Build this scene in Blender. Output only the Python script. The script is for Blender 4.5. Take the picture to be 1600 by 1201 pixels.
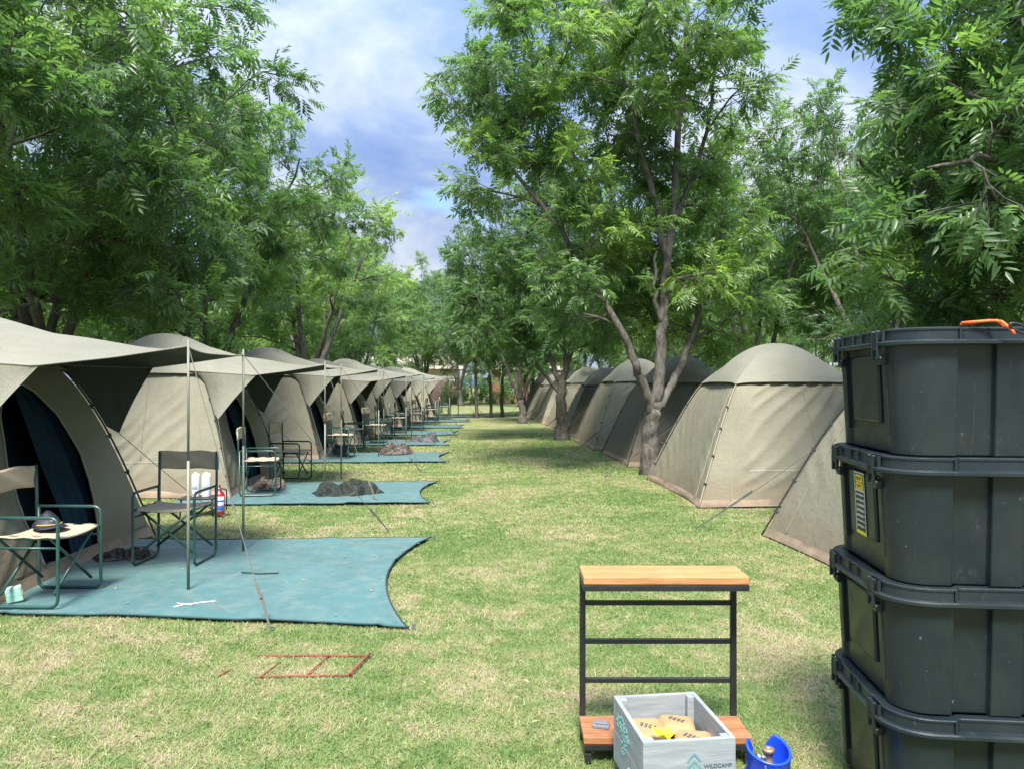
import bpy, math, random
import numpy as np
from mathutils import Matrix, Vector

# ---------------------------------------------------------------- camera, sky, sun, exposure
S = bpy.context.scene
for o in list(bpy.data.objects):
    bpy.data.objects.remove(o, do_unlink=True)
COL = S.collection
EYE = 1.5
YAW = math.radians(3.1)              # the lawn aisle runs along +Y, the camera looks a little right of it
cam_d = bpy.data.cameras.new("camera")
cam_d.sensor_width = 36.0
cam_d.lens = 27.0
cam_d.clip_start = 0.05
cam_d.clip_end = 2000
cam = bpy.data.objects.new("camera", cam_d)
COL.objects.link(cam)
cam.location = (0, 0, EYE)
cam.rotation_euler = (math.radians(90.0), 0, -YAW)
S.camera = cam

SUN_EL, SUN_AZ = math.radians(57), math.radians(188)   # azimuth clockwise from +Y
world = bpy.data.worlds.new("World")
S.world = world
world.use_nodes = True
wn = world.node_tree
wn.nodes.clear()
def wnode(t, **k):
    n = wn.nodes.new(t)
    for a, b in k.items():
        setattr(n, a, b)
    return n
sky = wnode("ShaderNodeTexSky", sky_type='NISHITA', sun_disc=False, sun_elevation=SUN_EL, sun_rotation=SUN_AZ)
sky.air_density = 1.0; sky.dust_density = 0.6; sky.ozone_density = 2.0
bg = wnode("ShaderNodeBackground"); bg.inputs[1].default_value = 0.13
wout = wnode("ShaderNodeOutputWorld")
tc = wnode("ShaderNodeTexCoord")
sep = wnode("ShaderNodeSeparateXYZ")
wn.links.new(tc.outputs['Generated'], sep.inputs[0])
def wmath(op, a, b=None, clamp=False):
    n = wnode("ShaderNodeMath", operation=op); n.use_clamp = clamp
    for i, v in enumerate((a, b)):
        if v is None: continue
        if isinstance(v, (int, float)): n.inputs[i].default_value = v
        else: wn.links.new(v, n.inputs[i])
    return n.outputs[0]
zz = wmath('ADD', wmath('MAXIMUM', sep.outputs[2], 0.0), 0.26)
cx = wmath('DIVIDE', sep.outputs[0], zz)
cy = wmath('DIVIDE', sep.outputs[1], zz)
comb = wnode("ShaderNodeCombineXYZ")
wn.links.new(cx, comb.inputs[0]); wn.links.new(cy, comb.inputs[1])
def wnoise(scale, detail, rough, dist, off):
    mp = wnode("ShaderNodeMapping"); mp.inputs['Location'].default_value = off
    mp.inputs['Scale'].default_value = (1.0, 1.0, 1.0)
    wn.links.new(comb.outputs[0], mp.inputs[0])
    n = wnode("ShaderNodeTexNoise")
    n.inputs['Scale'].default_value = scale; n.inputs['Detail'].default_value = detail
    n.inputs['Roughness'].default_value = rough; n.inputs['Distortion'].default_value = dist
    wn.links.new(mp.outputs[0], n.inputs['Vector'])
    return n.outputs[0]
def wramp(src, stops):
    r = wnode("ShaderNodeValToRGB")
    e = r.color_ramp.elements
    while len(e) < len(stops): e.new(0.5)
    for el, (p, c) in zip(e, stops):
        el.position = p; el.color = tuple(c) + (1,)
    wn.links.new(src, r.inputs[0])
    return r.outputs[0]
cover = wramp(wnoise(0.85, 6, 0.55, 0.4, (3.1, 7.7, 0)), [(0.30, (0, 0, 0)), (0.42, (1, 1, 1))])
shade = wramp(wnoise(1.5, 9, 0.56, 0.4, (21.3, 5.2, 0)), [(0.38, (0.50, 0.76, 1.42)), (0.46, (0.66, 0.92, 1.50)), (0.53, (1.02, 1.24, 1.66)), (0.62, (1.55, 1.66, 1.86))])
mixc = wnode("ShaderNodeMix", data_type='RGBA')
wn.links.new(cover, mixc.inputs['Factor'])
skym = wnode("ShaderNodeMix", data_type='RGBA', blend_type='MULTIPLY'); skym.inputs['Factor'].default_value = 1
wn.links.new(sky.outputs[0], skym.inputs['A']); skym.inputs['B'].default_value = (0.55, 0.62, 0.72, 1)
wn.links.new(skym.outputs['Result'], mixc.inputs['A'])
wn.links.new(shade, mixc.inputs['B'])
# thin cloud is brighter towards the zenith than near the horizon (overcast-like; unseen upper sky raised to add ambient light)
zen = wmath('ADD', wmath('MULTIPLY', wmath('POWER', wmath('MAXIMUM', sep.outputs[2], 0.0), 2.0), 2.8), 1.0)
grad = wnode("ShaderNodeVectorMath", operation='SCALE')
wn.links.new(mixc.outputs['Result'], grad.inputs[0]); wn.links.new(zen, grad.inputs['Scale'])
wn.links.new(grad.outputs[0], bg.inputs[0])
wn.links.new(bg.outputs[0], wout.inputs[0])

sun_d = bpy.data.lights.new("sun", 'SUN')
sun_d.energy = 2.8
sun_d.angle = math.radians(16)
sun_d.color = (1.0, 0.96, 0.88)
sun = bpy.data.objects.new("sun", sun_d)
COL.objects.link(sun)
sdir = Vector((math.sin(SUN_AZ) * math.cos(SUN_EL), math.cos(SUN_AZ) * math.cos(SUN_EL), math.sin(SUN_EL)))
sun.rotation_euler = (-sdir).to_track_quat('-Z', 'Y').to_euler()
sun.location = sdir * 50

S.view_settings.view_transform = 'Standard'
S.view_settings.look = 'None'
S.view_settings.exposure = 1.92
S.view_settings.gamma = 1.0
S.view_settings.use_curve_mapping = False
S.cycles.max_bounces = 6
S.cycles.diffuse_bounces = 4
S.cycles.transparent_max_bounces = 8
S.cycles.use_denoising = True

# ---------------------------------------------------------------- helpers
RS = np.random.RandomState
ORD = ['first', 'second', 'third', 'fourth', 'fifth', 'sixth', 'seventh', 'eighth', 'ninth', 'tenth', 'eleventh', 'twelfth']

class MB:
    """collects pieces of one mesh"""
    def __init__(s):
        s.v = []; s.f = []; s.n = 0; s.fm = []
    def add(s, verts, faces, mi=0):
        verts = np.asarray(verts, float).reshape(-1, 3)
        s.v.append(verts)
        for f in faces:
            s.f.append([i + s.n for i in f]); s.fm.append(mi)
        s.n += len(verts)
    def grid(s, P, close_u=False, close_v=False, mi=0, flip=False):
        P = np.asarray(P, float); nu, nv = P.shape[:2]
        F = []
        for i in range(nu if close_u else nu - 1):
            for j in range(nv if close_v else nv - 1):
                a = i * nv + j; b = i * nv + (j + 1) % nv
                c = ((i + 1) % nu) * nv + (j + 1) % nv; d = ((i + 1) % nu) * nv + j
                F.append([a, d, c, b] if flip else [a, b, c, d])
        s.add(P.reshape(-1, 3), F, mi)
    def box(s, c, size, M=None, mi=0):
        hx, hy, hz = [q / 2 for q in size]
        V = np.array([(x, y, z) for x in (-hx, hx) for y in (-hy, hy) for z in (-hz, hz)])
        if M is not None:
            V = V @ np.array(M.to_3x3()).T
        V = V + np.array(c)
        s.add(V, [[0, 1, 3, 2], [4, 6, 7, 5], [0, 4, 5, 1], [2, 3, 7, 6], [0, 2, 6, 4], [1, 5, 7, 3]], mi)
    def tube(s, pts, r, seg=8, caps=True, mi=0):
        P = np.asarray(pts, float); n = len(P)
        r = np.ones(n) * r if np.isscalar(r) else np.asarray(r, float)
        T = np.gradient(P, axis=0) if n > 2 else np.repeat((P[-1] - P[0])[None], n, 0)
        T /= (np.linalg.norm(T, axis=1, keepdims=True) + 1e-9)
        ref = np.array([0, 0, 1.0]) if abs(T[0][2]) < 0.9 else np.array([1.0, 0, 0])
        rings = []
        u = np.cross(T[0], ref); u /= np.linalg.norm(u)
        for i in range(n):
            u = u - T[i] * np.dot(u, T[i]); u /= (np.linalg.norm(u) + 1e-9)
            w = np.cross(T[i], u)
            a = np.linspace(0, 2 * math.pi, seg, endpoint=False)
            rings.append(P[i] + r[i] * (np.cos(a)[:, None] * u + np.sin(a)[:, None] * w))
        base = s.n
        s.grid(np.array(rings), close_v=True, mi=mi)
        if caps:
            s.f.append([base + k for k in range(seg)][::-1]); s.fm.append(mi)
            s.f.append([base + (n - 1) * seg + k for k in range(seg)]); s.fm.append(mi)
    def lathe(s, prof, seg=24, c=(0, 0, 0), mi=0, a0=0, a1=2 * math.pi):
        prof = np.asarray(prof, float)
        full = abs(a1 - a0 - 2 * math.pi) < 1e-6
        a = np.linspace(a0, a1, seg, endpoint=not full)
        P = np.zeros((len(a), len(prof), 3))
        P[:, :, 0] = np.cos(a)[:, None] * prof[:, 0] + c[0]
        P[:, :, 1] = np.sin(a)[:, None] * prof[:, 0] + c[1]
        P[:, :, 2] = prof[:, 1] + c[2]
        s.grid(P, close_u=full, mi=mi, flip=True)
    def build(s, name, mats, parent=None, smooth=False, bevel=0, solid=0, loc=None, seg=2, off=-1.0):
        me = bpy.data.meshes.new(name)
        me.from_pydata(np.concatenate(s.v).tolist(), [], s.f)
        if not isinstance(mats, (list, tuple)): mats = [mats]
        for m in mats: me.materials.append(m)
        if len(mats) > 1: me.polygons.foreach_set('material_index', s.fm)
        if smooth: me.polygons.foreach_set('use_smooth', [True] * len(me.polygons))
        me.update()
        o = bpy.data.objects.new(name, me)
        COL.objects.link(o)
        if parent: o.parent = parent
        if loc is not None: o.location = loc
        if solid:
            m = o.modifiers.new('solid', 'SOLIDIFY'); m.thickness = solid; m.offset = off
        if bevel:
            m = o.modifiers.new('bevel', 'BEVEL'); m.width = bevel; m.segments = seg; m.limit_method = 'ANGLE'
        return o

def tag(o, label=None, cat=None, group=None, kind=None):
    if label: o['label'] = label
    if cat: o['category'] = cat
    if group: o['group'] = group
    if kind: o['kind'] = kind
    return o

def thing(name, label, cat, loc=(0, 0, 0), rz=0, group=None):
    o = bpy.data.objects.new(name, None)
    o.empty_display_size = 0.2
    COL.objects.link(o)
    o.location = loc; o.rotation_euler = (0, 0, rz)
    return tag(o, label, cat, group)

def dup(root, loc, rz=0, label=None, group=None, scale=None):
    r = root.copy(); COL.objects.link(r)
    r.location = loc; r.rotation_euler = (0, 0, rz)
    if scale: r.scale = scale
    if label: r['label'] = label
    if group: r['group'] = group
    for ch in list(root.children):
        c = ch.copy(); COL.objects.link(c); c.parent = r
        for g in list(ch.children):
            d = g.copy(); COL.objects.link(d); d.parent = c
    return r

def fast_mesh(name, V, tris, mat, attr=None, smooth=False):
    """V (n,3), tris (m,3 or 4) numpy -> mesh, quick"""
    me = bpy.data.meshes.new(name)
    k = tris.shape[1]
    me.vertices.add(len(V)); me.vertices.foreach_set('co', np.ascontiguousarray(V, dtype=np.float32).ravel())
    me.loops.add(tris.size); me.loops.foreach_set('vertex_index', tris.astype(np.int32).ravel())
    me.polygons.add(len(tris))
    me.polygons.foreach_set('loop_start', np.arange(0, tris.size, k, dtype=np.int32))
    me.polygons.foreach_set('loop_total', np.full(len(tris), k, dtype=np.int32))
    me.materials.append(mat)
    if smooth: me.polygons.foreach_set('use_smooth', [True] * len(tris))
    if attr is not None:
        a = me.attributes.new('tint', 'FLOAT', 'FACE')
        a.data.foreach_set('value', attr.astype(np.float32))
    me.update(calc_edges=True)
    me.validate()
    return me

def link(name, me, parent=None):
    o = bpy.data.objects.new(name, me); COL.objects.link(o)
    if parent: o.parent = parent
    return o

def sines(seed, n=7, f0=1.0, f1=4.0):
    r = RS(seed)
    k = r.uniform(f0, f1, n); a = r.uniform(0, 2 * math.pi, n); ph = r.uniform(0, 6.28, n); am = 1 / (k / f0)
    def f(x, y):
        t = 0
        for i in range(n):
            t = t + am[i] * np.sin((x * math.cos(a[i]) + y * math.sin(a[i])) * k[i] * 2 * math.pi + ph[i])
        return t / am.sum() * 1.8
    return f

def smooth(a, b, x):
    t = np.clip((x - a) / (b - a), 0, 1)
    return t * t * (3 - 2 * t)

# ---- materials
class NT:
    def __init__(s, name):
        s.m = bpy.data.materials.new(name); s.m.use_nodes = True
        s.t = s.m.node_tree; s.N = s.t.nodes; s.N.clear()
        s.out = s.N.new('ShaderNodeOutputMaterial')
        s.b = s.N.new('ShaderNodeBsdfPrincipled')
        s.t.links.new(s.b.outputs[0], s.out.inputs[0])
        s._o = None
    def l(s, a, b): s.t.links.new(a, b)
    def node(s, t, **k):
        n = s.N.new(t)
        for a, b in k.items(): setattr(n, a, b)
        return n
    def obj(s):
        if s._o is None: s._o = s.node('ShaderNodeTexCoord')
        return s._o.outputs['Object']
    def pos(s):
        return s.node('ShaderNodeNewGeometry').outputs['Position']
    def noise(s, scale, detail=4, rough=0.55, dist=0, vec=None, vs=(1, 1, 1)):
        n = s.node('ShaderNodeTexNoise')
        n.inputs['Scale'].default_value = scale; n.inputs['Detail'].default_value = detail
        n.inputs['Roughness'].default_value = rough; n.inputs['Distortion'].default_value = dist
        v = vec if vec is not None else s.obj()
        if vs != (1, 1, 1):
            mp = s.node('ShaderNodeMapping'); mp.inputs['Scale'].default_value = vs
            s.l(v, mp.inputs[0]); v = mp.outputs[0]
        s.l(v, n.inputs['Vector'])
        return n.outputs[0]
    def ramp(s, src, stops, const=False):
        r = s.node('ShaderNodeValToRGB'); e = r.color_ramp.elements
        if const: r.color_ramp.interpolation = 'CONSTANT'
        while len(e) < len(stops): e.new(0.5)
        for el, (p, c) in zip(e, stops):
            el.position = p
            el.color = (c, c, c, 1) if isinstance(c, (int, float)) else tuple(c) + (1,)
        s.l(src, r.inputs[0]); return r.outputs[0]
    def mix(s, f, a, b, mode='MIX'):
        n = s.node('ShaderNodeMix', data_type='RGBA', blend_type=mode)
        for nm, v in (('Factor', f), ('A', a), ('B', b)):
            if isinstance(v, (int, float)): n.inputs[nm].default_value = v
            elif isinstance(v, (tuple, list)): n.inputs[nm].default_value = tuple(v) + ((1,) if len(v) == 3 else ())
            else: s.l(v, n.inputs[nm])
        return n.outputs['Result']
    def math(s, op, a, b=0.0, clamp=False):
        n = s.node('ShaderNodeMath', operation=op); n.use_clamp = clamp
        for i, v in enumerate((a, b)):
            if isinstance(v, (int, float)): n.inputs[i].default_value = v
            else: s.l(v, n.inputs[i])
        return n.outputs[0]
    def bump(s, h, strength=0.3, dist=0.01, prev=None):
        n = s.node('ShaderNodeBump'); n.inputs['Strength'].default_value = strength
        n.inputs['Distance'].default_value = dist
        s.l(h, n.inputs['Height'])
        if prev is not None: s.l(prev, n.inputs['Normal'])
        return n.outputs[0]
    def set(s, col=None, rough=None, metal=None, normal=None, spec=None):
        for k, v in (('Base Color', col), ('Roughness', rough), ('Metallic', metal), ('Normal', normal), ('Specular IOR Level', spec)):
            if v is None: continue
            if isinstance(v, (int, float)): s.b.inputs[k].default_value = v
            elif isinstance(v, (tuple, list)): s.b.inputs[k].default_value = tuple(v) + (1,)
            else: s.l(v, s.b.inputs[k])
        return s.m

def lin(c):
    return tuple(((x / 255) / 12.92 if x / 255 <= 0.04045 else ((x / 255 + 0.055) / 1.055) ** 2.4) for x in c)

def mat_canvas(name, col, back, dirt=0.5, spread=0.10):
    n = NT(name)
    big = n.noise(1.3, 6, 0.68, 0.4)
    fine = n.noise(60, 3, 0.6)
    c1 = tuple(x * (1 - spread) for x in col); c2 = tuple(min(1, x * (1 + spread)) for x in col)
    c = n.mix(n.ramp(big, [(0.35, 0), (0.65, 1)]), c1, c2)
    strk = n.noise(3.0, 5, 0.7, 0.3, vs=(5, 5, 0.7))
    c = n.mix(n.ramp(strk, [(0.50, 0), (0.75, 0.30)]), c, tuple(x * 0.80 for x in col))
    c = n.mix(n.ramp(fine, [(0.3, 0), (0.7, 1)]), c, n.mix(1.0, c, (0.86, 0.86, 0.86), 'MULTIPLY'))
    # mud splashed along the foot of the cloth
    sp = n.node('ShaderNodeSeparateXYZ'); n.l(n.obj(), sp.inputs[0])
    h = n.math('ADD', sp.outputs[2], n.math('MULTIPLY', n.noise(5, 5, 0.7), -0.45))
    d = n.ramp(h, [(0.0, dirt), (0.16, 0.0)])
    c = n.mix(d, c, (0.17, 0.115, 0.07))
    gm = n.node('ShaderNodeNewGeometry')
    c = n.mix(gm.outputs['Backfacing'], c, back)  # back faces darker: shade under the cloth put into the colour
    wv = n.noise(420, 2, 0.5)
    cr = n.noise(7, 5, 0.6, 1.2)
    nb = n.bump(wv, 0.15, 0.002, n.bump(cr, 0.32, 0.03))
    return n.set(c, 0.85, normal=nb, spec=0.25)

def mat_plain(name, col, rough=0.6, spread=0.12, scale=8, bump=0.0, bscale=40, metal=0.0, spec=0.5):
    n = NT(name)
    f = n.ramp(n.noise(scale, 5, 0.6), [(0.3, 0), (0.7, 1)])
    c = n.mix(f, tuple(x * (1 - spread) for x in col), tuple(min(1, x * (1 + spread)) for x in col))
    nb = n.bump(n.noise(bscale, 3), bump, 0.01) if bump else None
    return n.set(c, rough, metal, normal=nb, spec=spec)
# ---------------------------------------------------------------- foliage
def mat_leaf(name, dark, mid, light, bright=1.0):
    n = NT(name)
    at = n.node('ShaderNodeAttribute', attribute_name='tint')
    oi = n.node('ShaderNodeObjectInfo')
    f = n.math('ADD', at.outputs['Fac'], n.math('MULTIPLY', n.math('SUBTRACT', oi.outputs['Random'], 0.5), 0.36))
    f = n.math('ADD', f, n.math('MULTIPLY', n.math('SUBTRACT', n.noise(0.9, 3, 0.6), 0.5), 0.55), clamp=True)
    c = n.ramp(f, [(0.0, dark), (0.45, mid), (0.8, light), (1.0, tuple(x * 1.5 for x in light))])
    n.set(c, 0.36, spec=0.55)
    tr = n.node('ShaderNodeBsdfTranslucent')
    tc_ = n.mix(1.0, c, (1.6, 1.8, 0.85), 'MULTIPLY')
    n.l(tc_, tr.inputs[0])
    mx = n.node('ShaderNodeMixShader'); mx.inputs[0].default_value = 0.54
    n.l(n.b.outputs[0], mx.inputs[1]); n.l(tr.outputs[0], mx.inputs[2])
    n.l(mx.outputs[0], n.out.inputs[0])
    return n.m
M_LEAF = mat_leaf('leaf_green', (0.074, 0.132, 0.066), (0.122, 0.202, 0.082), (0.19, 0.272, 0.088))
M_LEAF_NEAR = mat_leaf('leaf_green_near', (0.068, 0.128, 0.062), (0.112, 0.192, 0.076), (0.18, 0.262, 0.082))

def mat_bark():
    n = NT('bark')
    v = n.noise(6, 8, 0.72, 0.2, vs=(3, 3, 1.3))
    c = n.ramp(v, [(0.28, (0.028, 0.025, 0.022)), (0.48, (0.085, 0.076, 0.066)), (0.68, (0.18, 0.168, 0.15))])
    c = n.mix(n.ramp(n.noise(1.7, 4), [(0.5, 0), (0.7, 0.5)]), c, (0.24, 0.23, 0.2))
    nb = n.bump(v, 0.7, 0.014, n.bump(n.noise(45, 4), 0.5, 0.006))
    return n.set(c, 0.9, normal=nb, spec=0.2)
M_BARK = mat_bark()

def leaf_templates(nleaf, ll, lw, hi):
    """compound leaf with pointed drooping leaflets, along +x, up +z; list of (verts, faces)"""
    out = []
    for k in range(4):
        r = RS(50 + k + nleaf)
        L = 0.30 * ll / 0.11
        V = []; F = []
        side = 1
        for i in range(nleaf):
            t = 0.22 + 0.78 * (i / (nleaf - 1))
            bx = L * t; bz = -0.35 * L * t * t
            side = -side
            if i == nleaf - 1: ang = r.uniform(-0.2, 0.2)
            else: ang = side * r.uniform(0.85, 1.25)
            s = (0.75 + 0.35 * math.sin(math.pi * t * 0.9)) * r.uniform(0.85, 1.15)
            l = ll * s; w = lw * s * 0.5
            dx, dy = math.cos(ang), math.sin(ang); px, py = -dy, dx
            dz = -r.uniform(0.25, 0.8); tw = r.uniform(-0.35, 0.35)
            def P(a, b, dd):
                return (bx + dx * a * l + px * b * w, dy * a * l + py * b * w, bz + dz * a * l * (0.55 + 0.6 * a) + tw * b * w + dd)
            n0 = len(V)
            if hi:
                V += [P(0, 0, 0), P(0.33, 1, 0.15 * w), P(0.33, -1, 0.15 * w), P(0.7, 0.75, 0.12 * w), P(0.7, -0.75, 0.12 * w), P(1.0, 0.12, 0), P(0.36, 0, -0.25 * w), P(0.7, 0, -0.2 * w)]
                F += [[n0, n0 + 6, n0 + 1, n0 + 1], [n0, n0 + 2, n0 + 6, n0 + 6], [n0 + 6, n0 + 7, n0 + 3, n0 + 1], [n0 + 6, n0 + 2, n0 + 4, n0 + 7], [n0 + 7, n0 + 5, n0 + 3, n0 + 3], [n0 + 7, n0 + 4, n0 + 5, n0 + 5]]
            else:
                V += [P(0, 0, 0), P(0.42, 1, 0.25 * w), P(1.0, 0, 0), P(0.42, -1, 0.25 * w)]
                F += [[n0, n0 + 3, n0 + 2, n0 + 1]]
        V = np.array(V); T = []
        for f in F:
            T.append([f[0], f[1], f[2]])
            if f[3] != f[2]: T.append([f[0], f[2], f[3]])
        out.append((V, np.array(T), nleaf))
    return out

def place_leaves(pos, dirs, templ, rng, smin=0.8, smax=1.2, tint=None):
    N = len(pos)
    x = dirs / (np.linalg.norm(dirs, axis=1, keepdims=True) + 1e-9)
    up = np.tile([0, 0, 1.0], (N, 1)) + rng.normal(0, 0.45, (N, 3))
    y = np.cross(up, x); y /= (np.linalg.norm(y, axis=1, keepdims=True) + 1e-9)
    z = np.cross(x, y)
    R = np.stack([x, y, z], axis=2)
    s = rng.uniform(smin, smax, N)
    Vs = []; Ts = []; As = []; off = 0
    which = rng.randint(0, len(templ), N)
    for k, (tv, tt, nl) in enumerate(templ):
        m = np.where(which == k)[0]
        if not len(m): continue
        W = np.einsum('nij,kj->nki', R[m], tv) * s[m][:, None, None] + pos[m][:, None, :]
        Vs.append(W.reshape(-1, 3))
        Ts.append((tt[None] + (np.arange(len(m)) * len(tv))[:, None, None]).reshape(-1, 3) + off)
        a = (tint[m] if tint is not None else np.full(len(m), 0.5))[:, None] + rng.normal(0, 0.10, (len(m), len(tt)))
        As.append(a.ravel())
        off += len(m) * len(tv)
    return np.concatenate(Vs), np.concatenate(Ts), np.clip(np.concatenate(As), 0, 1)

def curve3(p0, p1, sag, n, rng, wob):
    t = np.linspace(0, 1, n)[:, None]
    P = p0 * (1 - t) + p1 * t
    P = P + np.array([0, 0, 1.0]) * (sag * np.sin(math.pi * t))
    w = rng.normal(0, wob, (n, 3)); w[0] = 0; w[-1] = 0
    return P + w

def tree_meshes(name, seed, limbs, clumps, leaves_per, templ, mat, twigs=10, r_tip=0.012, seg=8, smax=1.2):
    """limbs: list of (points, r0, r1). clumps: (x,y,z,r). Returns trunk mesh, crown mesh (local coordinates)."""
    rng = RS(seed)
    tb = MB()
    nodes = []; rad = []
    for pts, r0, r1 in limbs:
        P = np.array(pts, float)
        t = np.linspace(0, len(P) - 1, (len(P) - 1) * 5 + 1)
        Q = np.stack([np.interp(t, range(len(P)), P[:, k]) for k in range(3)], 1)
        for _ in range(3):
            Q[1:-1] = 0.25 * Q[:-2] + 0.5 * Q[1:-1] + 0.25 * Q[2:]
        Q[1:-1] += rng.normal(0, 0.018, Q[1:-1].shape)
        rr = np.linspace(r0, r1, len(Q))
        if P[0][2] <= 0.05:
            rr = rr * (1 + 0.5 * np.exp(-Q[:, 2] / 0.18))
            Q[0][2] = -0.15
        tb.tube(Q, rr * rng.uniform(0.975, 1.03, len(Q)), 14 if r0 > 0.08 else seg)
        nodes += list(Q[1:]); rad += list(rr[1:])
    nodes = [np.array(q) for q in nodes]
    order = sorted(range(len(clumps)), key=lambda i: min(np.linalg.norm(np.array(clumps[i][:3]) - q) for q in nodes))
    LP = []; LD = []; LT = []
    for i in order:
        c = np.array(clumps[i][:3], float); r = clumps[i][3]
        A = np.array(nodes); dd = A - c
        cost = np.linalg.norm(dd, axis=1) + np.maximum(0, dd[:, 2] + 0.2) * 2.0
        j = int(np.argmin(cost))
        p0 = nodes[j]; L = np.linalg.norm(c - p0)
        n = max(4, int(L / 0.3))
        Q = curve3(p0, c, 0.08 * L, n, rng, 0.03)
        ra = min(rad[j] * 0.62, 0.018 + 0.02 * L)
        rr = np.linspace(ra, r_tip, n)
        tb.tube(Q, rr, 6)
        for q, w in zip(Q[1:], rr[1:]):
            nodes.append(q); rad.append(w)
        d0 = (c - p0) / (L + 1e-6)
        ct = rng.normal(0.42, 0.17)
        for k in range(twigs):
            d = rng.normal(0, 1, 3) + d0 * 0.7 + np.array([0, 0, 0.15]); d /= np.linalg.norm(d)
            l = r * rng.uniform(0.55, 1.15)
            q0 = Q[-1 - rng.randint(0, min(3, n - 1))]
            T = curve3(q0, c + d * l * np.array([1, 1, 0.8]), -0.05 * l, 4, rng, 0.02)
            tb.tube(T, np.linspace(r_tip * 0.7, 0.003, 4), 3, caps=False)
            m = max(1, int(leaves_per / twigs))
            tt = rng.uniform(0.25, 1.05, m)
            P = np.stack([np.interp(tt, np.linspace(0, 1, 4), T[:, a]) for a in range(3)], 1)
            D = rng.normal(0, 0.75, (m, 3)) + d * 0.8 + np.array([0, 0, -0.12])
            LP.append(P); LD.append(D)
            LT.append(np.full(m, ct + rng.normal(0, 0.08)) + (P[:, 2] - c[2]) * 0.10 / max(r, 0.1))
    V, T, A = place_leaves(np.concatenate(LP), np.concatenate(LD), templ, rng, 0.75, smax, np.concatenate(LT))
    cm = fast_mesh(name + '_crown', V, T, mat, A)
    tm = bpy.data.meshes.new(name + '_trunk')
    tm.from_pydata(np.concatenate(tb.v).tolist(), [], tb.f)
    tm.materials.append(M_BARK)
    tm.polygons.foreach_set('use_smooth', [True] * len(tm.polygons)); tm.update()
    return tm, cm

def ell_points(rng, ells, n, dmin):
    """n points inside a union of ellipsoids (cx,cy,cz,rx,ry,rz,weight), kept apart"""
    w = np.array([e[6] for e in ells]); w = w / w.sum()
    out = []
    for _ in range(n * 60):
        if len(out) >= n: break
        e = ells[rng.choice(len(ells), p=w)]
        d = rng.normal(0, 1, 3); d /= np.linalg.norm(d)
        rr = rng.uniform(0, 1) ** 0.4
        p = np.array(e[:3]) + d * rr * np.array(e[3:6])
        if all(np.linalg.norm(p - q) > dmin for q in out): out.append(p)
    return out

def tree_thing(meshes, label, loc, rz=0, sc=1.0, group=None, name='broadleaf_tree'):
    t = thing(name, label, 'tree', loc, rz, group)
    t.scale = (sc, sc, sc) if np.isscalar(sc) else sc
    link('trunk', meshes[0], t); link('crown', meshes[1], t)
    return t

TEMPL_MID = leaf_templates(11, 0.098, 0.034, False)
TEMPL_FAR = leaf_templates(9, 0.118, 0.044, False)
TEMPL_NEAR = leaf_templates(11, 0.112, 0.034, True)

def variant(seed, H, R, z0, nclump, leaves, templ=TEMPL_MID, fork=1.3, tr=0.17, nl=4):
    rng = RS(seed)
    limbs = [([(0, 0, 0), (rng.uniform(-.05, .05), rng.uniform(-.05, .05), fork * 0.5), (rng.uniform(-.1, .1), rng.uniform(-.1, .1), fork)], tr, tr * 0.8)]
    top = np.array(limbs[0][0][-1])
    a0 = rng.uniform(0, 6.28)
    for k in range(nl):
        a = a0 + k * 6.283 / nl + rng.uniform(-.3, .3)
        s = R * rng.uniform(0.35, 0.6) if k else R * 0.12
        h = H * rng.uniform(0.62, 0.85)
        d = np.array([math.cos(a) * s, math.sin(a) * s, 0])
        P = [top - [0, 0, 0.1], top + d * 0.28 + [0, 0, (h - fork) * 0.25], top + d * 0.62 + [0, 0, (h - fork) * 0.6], top + d + [0, 0, h - fork]]
        limbs.append((P, tr * rng.uniform(0.5, 0.7), 0.02))
    ells = [(0, 0, (z0 + H) / 2, R * 0.8, R * 0.8, (H - z0) / 2, 2)]
    for k in range(6):
        a = rng.uniform(0, 6.28); s = R * 0.5
        ells.append((math.cos(a) * s, math.sin(a) * s, rng.uniform(z0 + 1.2, H - 1.8), R * 0.5, R * 0.5, rng.uniform(1.0, 1.6), 1))
    pts = ell_points(rng, ells, nclump, 0.75)
    cl = [(p[0], p[1], min(p[2], H - 0.2), rng.uniform(0.55, 0.9)) for p in pts]
    return tree_meshes('tree%d' % seed, seed, limbs, cl, leaves, templ, M_LEAF)

VAR = [variant(11, 8.6, 3.7, 2.0, 54, 84), variant(12, 9.3, 4.0, 2.2, 58, 84), variant(13, 8.0, 3.4, 1.8, 48, 84, fork=1.0),
       variant(14, 9.0, 4.2, 1.6, 62, 72, templ=TEMPL_FAR)]
VAR_YOUNG = [variant(21, 6.5, 2.0, 2.1, 26, 70, templ=TEMPL_FAR, fork=2.4, tr=0.075, nl=3)]

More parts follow.
